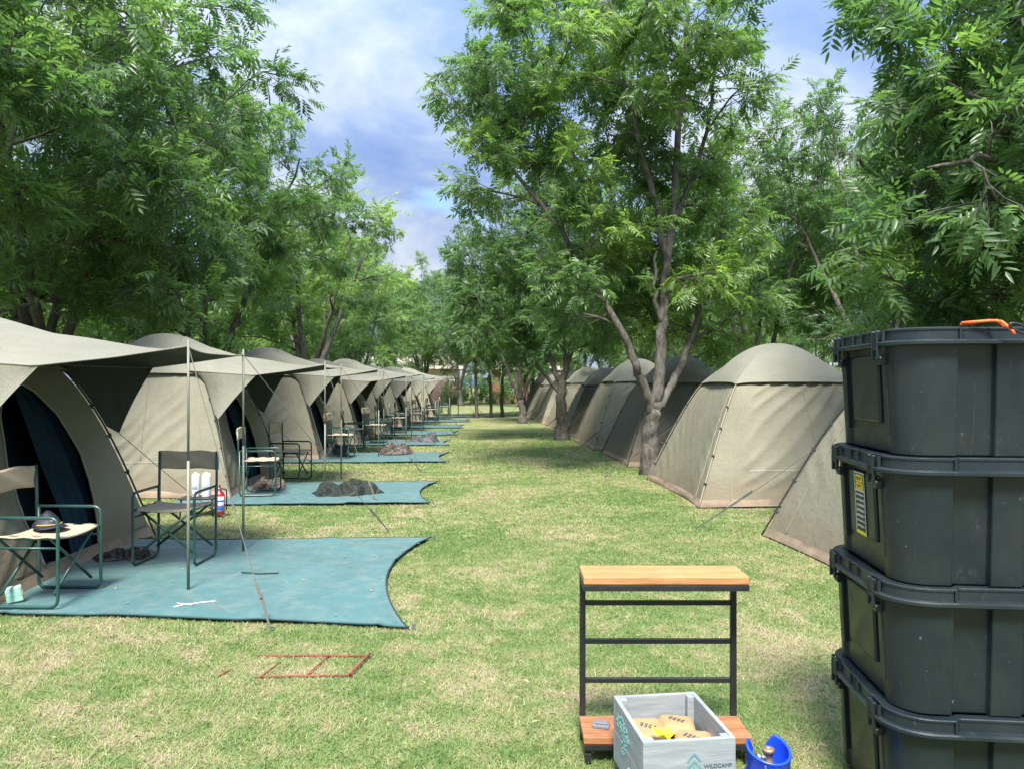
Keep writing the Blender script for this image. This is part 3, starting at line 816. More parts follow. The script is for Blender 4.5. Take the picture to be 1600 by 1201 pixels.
def dome_parts(root, H, wallm, flym, seedb, window_faces=(), door_face=None, te=0.76, amp=0.010, polem=None):
    # walls
    for q in range(4):
        if q == door_face: continue
        big = sines(seedb + q, 8, 0.35, 1.3)
        fine = sines(seedb + q + 40, 8, 1.5, 4.0)
        iswin = q in window_faces
        fl = lambda s, t, q=q: folds(s if q % 2 else -s, t, seedb + 9 * q, 1.0)
        def disp(s, t, big=big, fine=fine, iswin=iswin, fl=fl):
            edge = 1 - np.abs(s) ** 8
            d = edge * (0.012 * big(s, t) + 0.003 * fine(s, t))
            if iswin:
                m = smooth(0.0, 0.12, 0.72 - np.abs(s)) * smooth(0.0, 0.08, t - 0.05)
                d = d + 0.040 * m * fl(s, t)
            else:
                m = smooth(0.35, 0.95, np.abs(s)) * (1 - np.abs(s) ** 10) + 0.25
                d = d + 0.016 * m * fl(s, t)
            return d
        m = MB()
        P, s, t = face_grid(-1, 1, 0.0, 0.86, H, q, disp, ns=64 if iswin else 44, nt=56 if iswin else 40)
        m.grid(P)
        m.build('wall_panel', wallm, root, smooth=True)
        # seams dividing the face: cords standing proud
        for sg in (-0.74, 0.74):
            m = MB()
            ts = np.linspace(0.03, te - 0.01, 26)
            P = edge_line(lambda t, sg=sg: sg * (1 + 0.06 * math.sin(t * 3)), ts, H, q, 0.006)
            d = np.array([disp(np.float64(sg * (1 + 0.06 * math.sin(tt * 3))), np.float64(tt)) for tt in ts])
            nrm = rot(np.array([[1.0, 0, 0.3]]), q)[0]
            P = P + d[:, None] * nrm
            m.tube(P, 0.0045, 5)
            m.build('seam', M_TRIM, root, smooth=True)
        if iswin:
            m = MB()
            P, s, t = face_grid(-0.60, 0.45, 0.205, 0.214, H, q, disp, off=0.006, ns=24, nt=3)
            m.grid(P); m.build('window_hem', M_TRIM, root, smooth=True)
            # stitched outline of the window flap
            m = MB()
            sg = 0.1
            ts = np.linspace(0.22, te - 0.03, 22)
            P = edge_line(sg, ts, H, q, 0.006) + np.array([disp(np.float64(sg), np.float64(tt)) for tt in ts])[:, None] * rot(np.array([[1.0, 0, 0.3]]), q)[0]
            m.tube(P, 0.003, 4)
            m.build('window_seam', M_TRIM, root, smooth=True)
    # groundsheet strip
    m = MB()
    for q in range(4):
        w = sines(seedb + 70 + q, 5, 0.6, 2.0)
        P, s, t = face_grid(-1, 1, 0.0, 0.042, H, q, lambda s, t: 0.006 + 0.006 * w(s, t * 20), off=0.006, ns=50, nt=5)
        m.grid(P)
    m.build('groundsheet_edge', M_PVC, root, smooth=True)
    m = MB(); m.box((0, 0, 0.012), (2.6, 2.6, 0.01)); m.build('floor_sheet', M_FLOOR, root)
    # cap (fly)
    m = MB(); hm = MB()
    cs = sines(seedb + 90, 7, 0.4, 1.2)
    for q in range(4):
        ns, nt = 34, 26
        s = np.linspace(-1, 1, ns)[None, :] * np.ones((nt, 1))
        tl = te - 0.010 * np.abs(s) ** 10 + 0.003 * np.cos(s * 2.2)
        t = tl + (1 - tl) * (np.linspace(0, 1, nt)[:, None] ** 0.8)
        t = np.minimum(t, 0.9995)
        x, y, z = face_pt(s, t, H, sag=0.015, off=0.055)
        d = (0.010 * cs(s + q * 3, t * 2) + 0.006 * np.maximum(0, 1 - 5 * np.abs(np.sin(s * 5 + 2 * cs(s, t)))) * smooth(1.0, 0.8, t)) * (1 - s ** 8)
        P = rot(np.stack([x + d, y, z + d * 0.3], -1), q)
        m.grid(P)
        hm.tube(P[0], 0.006, 5)
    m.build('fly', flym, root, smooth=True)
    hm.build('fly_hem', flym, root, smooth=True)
    # bowed corner poles with dark sleeves and clips
    for q in range(4):
        m = MB()
        P = edge_line(1.0, np.linspace(0.0, te + 0.01, 24), H, q, 0.028)
        m.tube(P, 0.009, 7)
        p = m.build('corner_pole', polem or M_HEM, root, smooth=True)
        for k in (4, 9, 14, 18):
            m = MB()
            c = P[k]; m.tube([c * [0.98, 0.98, 1], c * [1.008, 1.008, 1.0]], 0.011, 6)
            m.tube([P[k] + [0, 0, -0.025], P[k] + [0, 0, 0.025]], 0.012, 6)
            m.build('pole_clip', M_HEM, p)

def peg_rope(root, a, b, r=0.004, adj=0.12, tight=0.0):
    a = np.array(a, float); b = np.array(b, float)
    m = MB()
    t = np.linspace(0, 1, 8)[:, None]
    P = a * (1 - t) + b * t - np.array([0, 0, 1]) * np.sin(t * math.pi) * 0.02
    m.tube(P, r, 5)
    rp = m.build('guy_rope', M_ROPE, root)
    m = MB()
    c = a * adj + b * (1 - adj); d = (b - a) / np.linalg.norm(b - a)
    m.tube([c - d * 0.05, c + d * 0.05], 0.011, 6); m.tube([c + d * 0.02 + [0.01, 0.01, 0], b], r * 1.8, 5)
    m.build('rope_runner', M_ROPE, rp)
    m = MB(); m.tube([b + [0, 0, 0.03], b + [0.01, 0.0, -0.06]], 0.005, 5); m.tube([b + [0, 0, 0.03], b + [0.03, 0, 0.025]], 0.005, 5)
    m.build('tent_peg', M_PEG, root)

HL = 2.2
DOORF = 0
def door_hw(z):
    return np.interp(z, [0.0, 0.12, 0.5, 0.9, 1.25, 1.45, 1.55], [0.40, 0.43, 0.54, 0.55, 0.42, 0.22, 0.0])
def door_c(z):
    return np.interp(z, [0, 1.55], [0.02, -0.02])

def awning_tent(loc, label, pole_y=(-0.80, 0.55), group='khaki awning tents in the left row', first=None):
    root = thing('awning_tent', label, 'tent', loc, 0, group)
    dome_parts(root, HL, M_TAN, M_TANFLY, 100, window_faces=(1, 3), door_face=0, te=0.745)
    # door face: canvas left and right of the opening
    big = sines(301, 7, 0.4, 1.4)
    def disp(s, t): return (1 - np.abs(s) ** 8) * (0.018 * big(s, t) + 0.018 * folds(s * 1.4, t, 333, 1.0) * smooth(0.5, 0.1, t))
    def sl(t):
        z = t * HL; w = A_ * wprof(t); return (door_c(z) - door_hw(z)) / w
    def sr(t):
        z = t * HL; w = A_ * wprof(t); return (door_c(z) + door_hw(z)) / w
    for s0, s1 in ((-1, sl), (sr, 1)):
        m = MB(); P, s, t = face_grid(s0, s1, 0.052, 0.86, HL, 0, disp, ns=26, nt=60)
        m.grid(P); m.build('door_wall_panel', M_TAN, root, smooth=True)
        m = MB(); E = P[:, -1] if callable(s1) else P[:, 0]
        E = E[: int(60 * 0.80)]
        m.tube(E + np.array([0.006, 0, 0]), 0.009, 6)
        m.build('door_hem', M_TRIM, root, smooth=True)
    m = MB(); P, s, t = face_grid(-1, 1, 0.0, 0.053, HL, 0, None, ns=30, nt=4)
    m.grid(P); m.build('door_sill', M_TAN, root, smooth=True)
    # navy curtain drawn to the far side of the opening
    tt = np.linspace(0.04, 0.70, 40)[:, None] * np.ones((1, 44)); v = np.linspace(0, 1, 44)[None, :]
    z = tt * HL
    yr = door_c(z) + door_hw(z) + 0.10
    yl = door_c(z) + 0.04 + 0.10 * (z - 0.6) + 0.12 * smooth(0.9, 0.1, z)
    y = yl * (1 - v) + yr * v
    x, _, _ = face_pt(y / (A_ * wprof(tt)), tt, HL)
    x = x - 0.09 + 0.022 * np.sin(v * 26 + 1.5 * np.sin(z * 2.5)) * smooth(1.5, 0.3, z) + 0.01 * np.sin(v * 9 + z * 4)
    m = MB(); m.grid(np.stack([x, y, z], -1)); m.build('door_curtain', M_NAVY, root, smooth=True)
    # inner navy tent behind the door
    m = MB()
    V = []
    for z_, hx, c_ in ((0.03, 1.10, -0.08), (0.9, 0.85, -0.08), (1.45, 0.55, -0.06), (1.8, 0.15, -0.05)):
        V.append([(c_ - hx, -hx, z_), (c_ + hx, -hx, z_), (c_ + hx, hx, z_), (c_ - hx, hx, z_)])
    m.grid(np.array(V), close_v=True, flip=True); m.build('inner_liner', M_NAVY, root)
    # awning roof
    nu, nv = 34, 29
    y0, y1 = pole_y
    xo = 2.50
    ya, yb = -1.17, 1.12
    P = np.zeros((nu, nv, 3))
    cs = sines(411, 7, 0.5, 1.6)
    EN = np.array([(0.62, -0.80, 1.69), (1.0, -1.0, 1.665), (1.62, ya, 1.625), (2.05, (ya + y0) / 2 + 0.02, 1.69), (xo, y0, 1.775)])
    EF = np.array([(0.62, 0.80, 1.69), (1.0, 0.97, 1.67), (1.45, yb, 1.66), (2.0, (yb + y1) / 2 - 0.03, 1.71), (xo, y1, 1.765)])
    tk = np.array([0, .2, .53, .76, 1.0])
    for i in range(nu):
        u = i / (nu - 1)
        a = np.array([np.interp(u, tk, EN[:, k]) for k in range(3)]); b = np.array([np.interp(u, tk, EF[:, k]) for k in range(3)])
        xc = 0.30 + (xo - 0.09 - 0.30) * u
        zc = np.interp(u, [0, 0.15, 0.4, 0.7, 1.0], [2.215, 2.07, 1.915, 1.825, 1.745])
        for j in range(nv):
            v = j / (nv - 1); e = abs(2 * v - 1)
            base = a * (1 - v) + b * v
            x = base[0] * (e ** 2) + xc * (1 - e ** 2)
            zz_ = zc + (base[2] - zc) * (e ** 1.7)
            d = 0.010 * cs(x, base[1]) * (1 - e ** 6) * min(1, u * 4)
            P[i, j] = (x, base[1], zz_ + d)
    m = MB(); m.grid(P, flip=True)
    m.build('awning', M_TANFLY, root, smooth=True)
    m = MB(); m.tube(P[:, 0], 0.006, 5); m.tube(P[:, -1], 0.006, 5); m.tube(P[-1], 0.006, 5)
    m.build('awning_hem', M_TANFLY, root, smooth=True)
    # side flaps between awning edge and corner pole
    for sgn, Pe in ((-1, P[:, 0]), (1, P[:, -1])):
        top = Pe[:int(nu * 0.53) + 1]
        n = len(top); low = np.array([1.14, sgn * 1.16, 1.03]); back = edge_line(1.0 if sgn > 0 else -1.0, np.linspace(0.75, 0.47, n), HL, 0, 0.045)
        G = np.zeros((n, 14, 3))
        for i in range(n):
            f = i / (n - 1)
            # bottom boundary: first down the pole, then along the free edge
            q = back[min(n - 1, int(f * 2 * (n - 1)))] if f < 0.5 else low * (1 - (f - 0.5) * 2) + top[-1] * ((f - 0.5) * 2)
            if f >= 0.5:
                q = q * 1.0; q[0] -= 0.02 * math.sin((f - 0.5) * 2 * math.pi); 
            for j in range(14):
                w = j / 13
                G[i, j] = top[i] * (1 - w) + q * w
                G[i, j][1] += sgn * 0.0 - sgn * 0.02 * math.sin(w * math.pi) * math.sin(f * math.pi)
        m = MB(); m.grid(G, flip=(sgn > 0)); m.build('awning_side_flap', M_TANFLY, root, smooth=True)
    # poles, ropes
    for (yy, zt, gx, gy) in ((y0, 1.775, 3.32, -1.72), (y1, 1.765, 3.70, 1.45)):
        m = MB(); m.tube([(xo, yy, -0.02), (xo, yy, 0.95)], 0.0115, 8); m.tube([(xo, yy, 0.90), (xo, yy, zt + 0.05)], 0.0095, 8)
        m.build('awning_pole', M_POLE, root, smooth=True)
        peg_rope(root, (xo, yy, zt), (gx, gy, 0.0), 0.0035)
    peg_rope(root, (1.14, 1.16, 1.03), (1.75, 2.35, 0.0), 0.0035)
    peg_rope(root, (1.14, -1.16, 1.03), (1.65, -2.2, 0.0), 0.0035)
    return root

lt = awning_tent((LEFT[0][0], LEFT[0][1], 0), 'nearest khaki awning tent on the left, navy curtain in its open door')
extra = ['second khaki awning tent in the left row, beside the fire extinguisher',
         'third khaki awning tent in the left row, brown camouflage bundle on its mat',
         'fourth khaki awning tent in the left row, dark bag on its mat',
         'fifth khaki awning tent from the camera in the left row', 'sixth khaki awning tent from the camera in the left row',
         'seventh khaki awning tent from the camera in the left row', 'last small khaki awning tent at the far end of the left row']
for i, (x, y) in enumerate(LEFT[1:]):
    dup(lt, (x, y, 0), math.radians([0, 1.8, -1.6, 1.2, -2, 1.4, 0][i]), extra[i], scale=(1, [1, .98, 1.02, 1, .97, 1.02, 1][i], [1, 1.02, .97, 1.03, .98, 1.0, 1.02][i]))

HR = 2.02
KP = 0.56
PW = 5.5
def dome_tent(loc, label, wallm, flym, seed, polem=None, group='dome tents in the right row'):
    root = thing('dome_tent', label, 'tent', loc, 0, group)
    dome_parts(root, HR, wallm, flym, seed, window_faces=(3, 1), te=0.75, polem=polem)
    peg_rope(root, (-0.95, 1.12, 0.95), (-1.95, 1.75, 0.0), 0.004, 0.45)
    return root
RL = ['nearest khaki dome tent on the right, mostly hidden behind the black totes',
      'large light khaki dome tent beside the totes, wrinkled window wall facing the camera',
      'dark charcoal dome tent directly behind the forked tree trunk',
      'light khaki dome tent between the two dark charcoal tents',
      'dark charcoal dome tent beyond the second light one, near the smaller forked tree',
      'khaki dome tent partly behind the smaller forked trunk',
      'small olive dome tent beyond the smaller forked trunk',
      'small far khaki dome tent near the end of the right row',
      'farthest dark dome tent at the end of the right row']
protos = {0: dome_tent((RIGHT[1][0] + 0.11, RIGHT[1][1], 0), RL[1], M_TAN, M_TANFLY, 500, M_TRIM)}
protos[0].scale = (1.08, 1, 1)
protos[1] = dome_tent((RIGHT[2][0], RIGHT[2][1], 0), RL[2], M_GREY, M_GREYFLY, 560)
protos[.55] = dome_tent((RIGHT[0][0], RIGHT[0][1], 0), RL[0], M_TAN, M_TANFLY, 620)
protos[.55].scale = (1, 1, 0.94)
protos[2] = dome_tent((RIGHT[6][0], RIGHT[6][1], 0), RL[6], M_OLIVE, M_GREYFLY, 680)
for i, (x, y, k) in enumerate(RIGHT):
    if i in (0, 1, 2, 6): continue
    dup(protos[k], (x, y, 0), math.radians((-2.5, 2.2, -1.8, 2)[i % 4]), RL[i], scale=(1, 1, (1.03, .97, 1.02)[i % 3]))

# ---------------------------------------------------------------- mats
def mat_mat():
    n = NT('mat_teal')
    f = n.noise(2.0, 5, 0.6, 0.3)
    c = n.mix(n.ramp(f, [(0.35, 0), (0.65, 1)]), (0.020, 0.096, 0.094), (0.034, 0.130, 0.127))
    w = n.node('ShaderNodeTexWave', wave_type='BANDS'); w.bands_direction = 'X'
    w.inputs['Scale'].default_value = 55; n.l(n.obj(), w.inputs['Vector'])
    dust = n.noise(7, 6, 0.7, 0.2)
    c = n.mix(n.ramp(dust, [(0.46, 0), (0.72, 0.42)]), c, (0.19, 0.20, 0.16))
    nb = n.bump(w.outputs[0], 0.25, 0.003, n.bump(n.noise(3, 4), 0.25, 0.03))
    n.b.inputs['Sheen Weight'].default_value = 0.3
    return n.set(c, 0.62, normal=nb, spec=0.35)
M_MAT = mat_mat()
M_MATEDGE = mat_plain('mat_edge_dark', (0.02, 0.05, 0.055), 0.7, 0.2, 20)
ML = ['large teal groundsheet mat of the nearest left tent, empty end towards the aisle', 'teal mat with a grey bundle on it, before the second left tent', 'teal mat of the third left tent with a brown camouflage bundle', 'teal mat of the fourth left tent with a dark bag',
      'teal mat of the fifth left tent', 'teal mat of the sixth left tent', 'teal mat of the seventh left tent', 'farthest teal mat at the end of the left row']
for i in range(8):
    y0, y1 = MAT_Y[i]; x0 = MAT_X[i][0]; cx_ = (MAT_X[i][0] + MAT_X[i][1]) / 2; cy_ = (y0 + y1) / 2
    nu, nv = (90, 60) if i < 2 else (24, 16)
    sw = sines(800 + i, 7, 0.25, 1.0); sf = sines(830 + i, 7, 1.5, 4)
    P = np.zeros((nu, nv, 3))
    for b in range(nv):
        v = b / (nv - 1); yf = y0 + (y1 - y0) * v
        xr = float(mat_right_x(i, yf)); X_ = np.linspace(x0, xr, nu)
        yn = mat_near_y(i, X_)
        far = y1 - (0.10 * np.clip((X_ - x0) / 3, 0, 1) - 0.1 if i == 0 else 0)
        Y_ = yn * (1 - v) + far * v + 0.012 * np.sin(X_ * 5 + i) * (1 - v)
        Zr = ground_z(X_, Y_) * 0.6 + 0.014 + 0.006 * sw(X_, Y_) + 0.002 * sf(X_, Y_)
        cre_ = 0.010 * np.maximum(0, 1 - np.abs(np.sin(X_ * 1.7 + Y_ * 1.1 + 0.5 * sw(X_, Y_) + i)) * 6) + 0.008 * np.maximum(0, 1 - np.abs(np.sin(X_ * 0.8 - Y_ * 1.9 + 0.6 * sf(X_ * .3, Y_ * .3) + i)) * 7)
        P[:, b] = np.stack([X_ - cx_, Y_ - cy_, Zr + cre_], -1)
    root = thing('ground_mat', ML[i], 'mat', (cx_, cy_, 0), 0, 'teal mats before the left tents')
    m = MB(); m.grid(P, flip=True); m.build('mat_cloth', M_MAT, root, smooth=True, solid=0.006)
    m = MB()
    up = np.array([0, 0, 0.002])
    for L_ in (P[:, 0], P[-1, :], P[:, -1]): m.tube(L_ + up, 0.007, 5)
    m.build('mat_hem', M_MATEDGE, root, smooth=True)
    if i < 3:
        m = MB()
        for cidx in ((-1, 0), (-1, -1)):
            c = P[cidx] + [0.03, 0, 0.0]; m.tube([c + [0, 0, 0.02], c + [0, 0, -0.05]], 0.012, 6)
        m.build('mat_peg', M_PEG, root)
# ---------------------------------------------------------------- director's chairs
M_FRAME = mat_plain('frame_dark_green', (0.018, 0.062, 0.052), 0.35, 0.2, 12, spec=0.6)
M_SEAT = mat_plain('seat_canvas_tan', (0.42, 0.335, 0.235), 0.85, 0.08, 8, 0.25, 260)
def arc_path(pts, r=0.06, n=6):
    """polyline with rounded corners"""
    P = [np.array(p, float) for p in pts]; out = [P[0]]
    for i in range(1, len(P) - 1):
        a = P[i - 1] - P[i]; b = P[i + 1] - P[i]
        ra = min(r, np.linalg.norm(a) * 0.45, np.linalg.norm(b) * 0.45)
        p0 = P[i] + a / np.linalg.norm(a) * ra; p2 = P[i] + b / np.linalg.norm(b) * ra
        for t in np.linspace(0, 1, n):
            out.append((1 - t) ** 2 * p0 + 2 * t * (1 - t) * P[i] + t * t * p2)
    out.append(P[-1]); return np.array(out)
def make_chair(label, loc, rz):
    """faces +X"""
    t = thing('folding_chair', label, 'chair', loc, rz, 'folding camp chairs in front of the left tents')
    W, D = 0.25, 0.23; r = 0.0115
    for sg in (-1, 1):
        y = sg * W
        m = MB()
        m.tube(arc_path([(-D, y, 0.60), (D, y, 0.60), (D, y, r), (-D, y, r), (-D, y, 0.60)], 0.06), r, 8)
        m.build('side_frame', M_FRAME, t, smooth=True)
        m = MB(); m.tube([(-D - 0.01, y, 0.42), (-D - 0.02, y, 0.90)], r, 8); m.build('back_post', M_FRAME, t, smooth=True)
        m = MB(); m.tube([(-D, y, 0.40), (D, y, 0.40)], r * 0.7, 6); m.build('side_rail', M_FRAME, t, smooth=True)
    for x in (-D + 0.05, D - 0.05):
        for sg in (-1, 1):
            m = MB(); m.tube([(x + sg * 0.013, sg * (W - 0.02), 0.46), (x + sg * 0.013, -sg * (W - 0.015), 0.09)], r * 0.9, 7)
            m.build('cross_leg', M_FRAME, t, smooth=True)
    for sg in (-1, 1):
        m = MB(); m.tube([(-D + 0.02, sg * (W - 0.02), 0.462), (D - 0.0, sg * (W - 0.02), 0.462)], r, 7)
        m.build('seat_tube', M_FRAME, t, smooth=True)
    n = 14; P = np.zeros((n, n, 3))
    for i in range(n):
        for j in range(n):
            x = -D + 0.03 + (2 * D - 0.04) * i / (n - 1); y = (W - 0.008) * (2 * j / (n - 1) - 1)
            P[i, j] = (x, y, 0.476 - 0.022 * (1 - (y / W) ** 2) + 0.004 * math.sin(i * 1.3))
    m = MB(); m.grid(P, flip=True); m.build('seat', M_SEAT, t, smooth=True, solid=0.012)
    P = np.zeros((8, n, 3))
    for i in range(8):
        for j in range(n):
            z = 0.745 + 0.155 * i / 7; y = (W + 0.012) * (2 * j / (n - 1) - 1)
            P[i, j] = (-D - 0.022 - 0.02 * (1 - (y / W) ** 2) + 0.006 * math.sin(i + j * 0.7), y, z + 0.004 * math.sin(j * 0.9) * (i in (0, 7)))
    m = MB(); m.grid(P, flip=False); m.build('backrest', M_SEAT, t, smooth=True, solid=0.014)
    return t
chair = make_chair('folding chair at the left photo edge with a dark cap on its seat', (-2.93, 5.50, 0.018), math.radians(-5))
dup(chair, (-2.48, 6.62, 0.018), math.radians(-93), 'folding chair facing the camera between the door of the nearest tent and the awning poles')
dup(chair, (-2.85, 10.62, 0.018), math.radians(6), 'nearer of the two folding chairs at the second left tent')
dup(chair, (-2.78, 12.1, 0.005), math.radians(-9), 'farther of the two folding chairs at the second left tent')
rc = RS(3)
for i in range(2, 8):
    x, y = LEFT[i]
    for k, (dx, dy) in enumerate(((1.75, -1.1), (1.75, 0.75))):
        dup(chair, (x + dx + rc.uniform(-.05, .12), y + dy + rc.uniform(-.15, .1), 0.016), math.radians(rc.uniform(-14, 14)),
            ('nearer' if k == 0 else 'farther') + ' folding chair of the pair at the ' + ORD[i] + ' left tent')

# ---------------------------------------------------------------- cloth bundles, cap
def mat_camo(name, cols, scale=14):
    n = NT(name)
    v = n.node('ShaderNodeTexVoronoi'); v.inputs['Scale'].default_value = scale
    f = n.noise(scale * 0.8, 3, 0.6, 1.2)
    c = n.ramp(f, [(0.0, cols[0]), (0.42, cols[1]), (0.5, cols[2]), (0.58, cols[3])], const=True)
    return n.set(c, 0.8, normal=n.bump(n.noise(14, 3), 0.2, 0.02), spec=0.15)
M_CAMO = mat_camo('camo_brown', [(0.03, 0.026, 0.022), (0.12, 0.095, 0.078), (0.05, 0.038, 0.032), (0.20, 0.165, 0.145)], 9)
M_CAMOD = mat_camo('camo_dark', [(0.012, 0.015, 0.013), (0.028, 0.033, 0.028), (0.018, 0.022, 0.019), (0.045, 0.05, 0.045)], 6)
M_BLACKCLOTH = mat_plain('bundle_black', (0.035, 0.037, 0.042), 0.6, 0.4, 10, 0.5, 18)
def bundle(name, label, cat, loc, size, rz, mat, seed, humps):
    na, nr = 110, 44
    a = np.linspace(0, 2 * math.pi, na, endpoint=False)[:, None]; r = np.linspace(0, 1, nr)[None, :]
    n1 = sines(seed, 8, 0.5, 1.6); n2 = sines(seed + 1, 9, 1.5, 4.5)
    out = 1 + 0.12 * np.sin(a * 3 + seed) + 0.09 * np.sign(np.sin(a * 5 + seed * 2)) * np.abs(np.sin(a * 5 + seed * 2)) ** 0.5 + 0.05 * np.sin(a * 13)
    x = np.cos(a) * r * out; y = np.sin(a) * r * out
    base = np.zeros_like(x)
    for hx, hy, hh, hr in humps:
        base = np.maximum(base, hh * np.maximum(0, 1 - np.sqrt((x - hx) ** 2 + 1.4 * (y - hy) ** 2) / (hr * 1.9)) ** 0.8)
    rq = RS(seed + 50); cre = 0
    for k in range(7):
        an = rq.uniform(0, math.pi); fr = rq.uniform(1.2, 3.4); ph = rq.uniform(0, 6.28)
        cre = cre + (1 - np.abs(np.sin((x * math.cos(an) + y * math.sin(an) + 0.12 * n1(x, y)) * fr + ph))) ** 1.5 / 7
    prof = np.minimum(1, (1 - r) * 5) * np.ones_like(x)
    z = prof * (0.10 + base * 0.75 + (0.25 + 0.5 * base) * (cre * 2.2 - 0.35))
    zz_ = np.maximum(z, 0.0) + 0.10 * prof * n2(x * 0.8, y * 0.8) * (0.3 + base)
    zz_ = np.maximum(zz_, 0.0)
    xx = x * (1 + 0.06 * n2(y, x)) ; yy = y * (1 + 0.06 * n2(x + 3, y))
    P = np.stack([xx * size[0] / 2, yy * size[1] / 2, zz_ * size[2]], -1)
    m = MB(); m.grid(P, close_u=True)
    o = m.build(name, mat, smooth=True, loc=loc)
    o.rotation_euler = (0, 0, rz)
    return tag(o, label, cat)
bundle('cloth_bundle', 'crumpled brown camouflage cloth on the nearest mat, at the foot of the tent', 'cloth', (-2.96, 6.78, 0.02), (0.50, 0.28, 0.11), 0.2, M_CAMO, 3, [(-0.3, 0, 0.5, .5), (0.5, 0.1, 0.8, .4)])
bundle('groundsheet_bundle', 'crumpled grey groundsheet heap in the middle of the second teal mat', 'bundle', (-1.72, 10.55, 0.02), (0.86, 0.40, 0.22), 0.05, M_CAMOD, 7, [(-0.6, 0, 0.75, .4), (0.5, 0.1, 1.0, .45), (0.0, 0, .35, .5)])
bundle('cloth_bundle', 'brown camouflage cloth on the second teal mat under the nearer chair', 'cloth', (-2.88, 11.25, 0.02), (0.5, 0.35, 0.15), 0.6, M_CAMO, 11, [(-0.3, 0, 0.7, .5), (0.5, 0.1, 0.8, .4)])
bundle('cloth_bundle', 'pinkish brown camouflage heap on the third teal mat', 'cloth', (-1.62, 16.65, 0.02), (0.66, 0.4, 0.19), 0.0, M_CAMO, 13, [(-0.4, 0, 0.8, .5), (0.5, 0.1, 0.95, .45)])
bundle('travel_bag', 'soft dark bag lying on the fourth teal mat', 'bag', (-1.2, 20.0, 0.02), (0.75, 0.4, 0.23), 0.0, M_BLACKCLOTH, 17, [(0.5, 0, 1.0, .5), (-0.3, 0.1, 0.6, .5)])
bundle('groundsheet_bundle', 'dark bundle under the nearer chair of the third left tent', 'bundle', (-2.75, 16.1, 0.02), (0.45, 0.35, 0.3), 0.3, M_BLACKCLOTH, 19, [(0, 0, 1, .6)])
# navy cap on the seat
def cap_on_seat():
    t = thing('peaked_cap', 'dark navy peaked cap lying on the tan seat of the left chair', 'cap', (-2.99, 5.60, 0.496), math.radians(-38))
    M_CAPN = mat_plain('cap_navy', (0.014, 0.016, 0.028), 0.6, 0.3, 15, 0.3, 60)
    M_GOLD = mat_plain('cap_gold', (0.45, 0.28, 0.08), 0.5, 0.1, 15)
    a = np.linspace(0, 2 * math.pi, 28, endpoint=False)[:, None]; p = np.linspace(0, math.pi / 2, 9)[None, :]
    dn = sines(5, 6, .3, 1)
    P = np.stack([np.cos(a) * np.cos(p) * 0.105, np.sin(a) * np.cos(p) * 0.09, np.sin(p) * 0.095 + 0 * a], -1)
    P[..., 2] *= 1 + 0.22 * dn(P[..., 0] * 9, P[..., 1] * 9)
    m = MB(); m.grid(P, close_u=True); m.build('crown', M_CAPN, t, smooth=True)
    u = np.linspace(-1, 1, 13)[:, None]; v = np.linspace(0, 1, 6)[None, :]
    ang = u * 0.95
    R_ = 0.098 + 0.075 * v * np.sqrt(np.maximum(0.05, 1 - (u * 0.9) ** 2))
    P = np.stack([np.cos(ang) * R_, np.sin(ang) * R_ * 0.95, 0.022 - 0.018 * v * np.abs(u) - 0.006 * v + 0 * ang], -1)
    m = MB(); m.grid(P, flip=True); m.build('peak', M_CAPN, t, smooth=True, solid=0.004)
    m = MB(); an = np.linspace(-1.2, 1.2, 14); m.tube(np.stack([np.cos(an) * .104, np.sin(an) * .09, 0 * an + .026], -1), 0.005, 5); m.build('braid', M_GOLD, t, smooth=True)
    m = MB(); m.lathe([(0, .012), (.012, .010), (.016, 0)], 10); b = m.build('badge', mat_plain('badge_silver', (.5, .5, .6), .3, metal=.8), t); b.location = (0.075, 0, 0.052); b.rotation_euler = (0, 0.9, 0)
cap_on_seat()
# colourful packet under the tent side by the left chair
m = MB(); m.box((0, 0, 0.055), (0.10, 0.045, 0.11)); o = m.build('snack_packet', [mat_plain('packet_mint', (0.35, 0.62, 0.50), 0.4, 0.3, 30)], None, bevel=0.01, loc=(-3.10, 5.42, 0.02)); o.rotation_euler = (0.1, -0.15, 0.4)
tag(o, 'small mint green packet beside the tent foot behind the left chair', 'packet')
m = MB(); m.box((0.0515, 0, 0.06), (0.002, 0.03, 0.03)); m.build('printed_patch', mat_plain('packet_yellow', (0.8, 0.6, 0.2), .5), o)

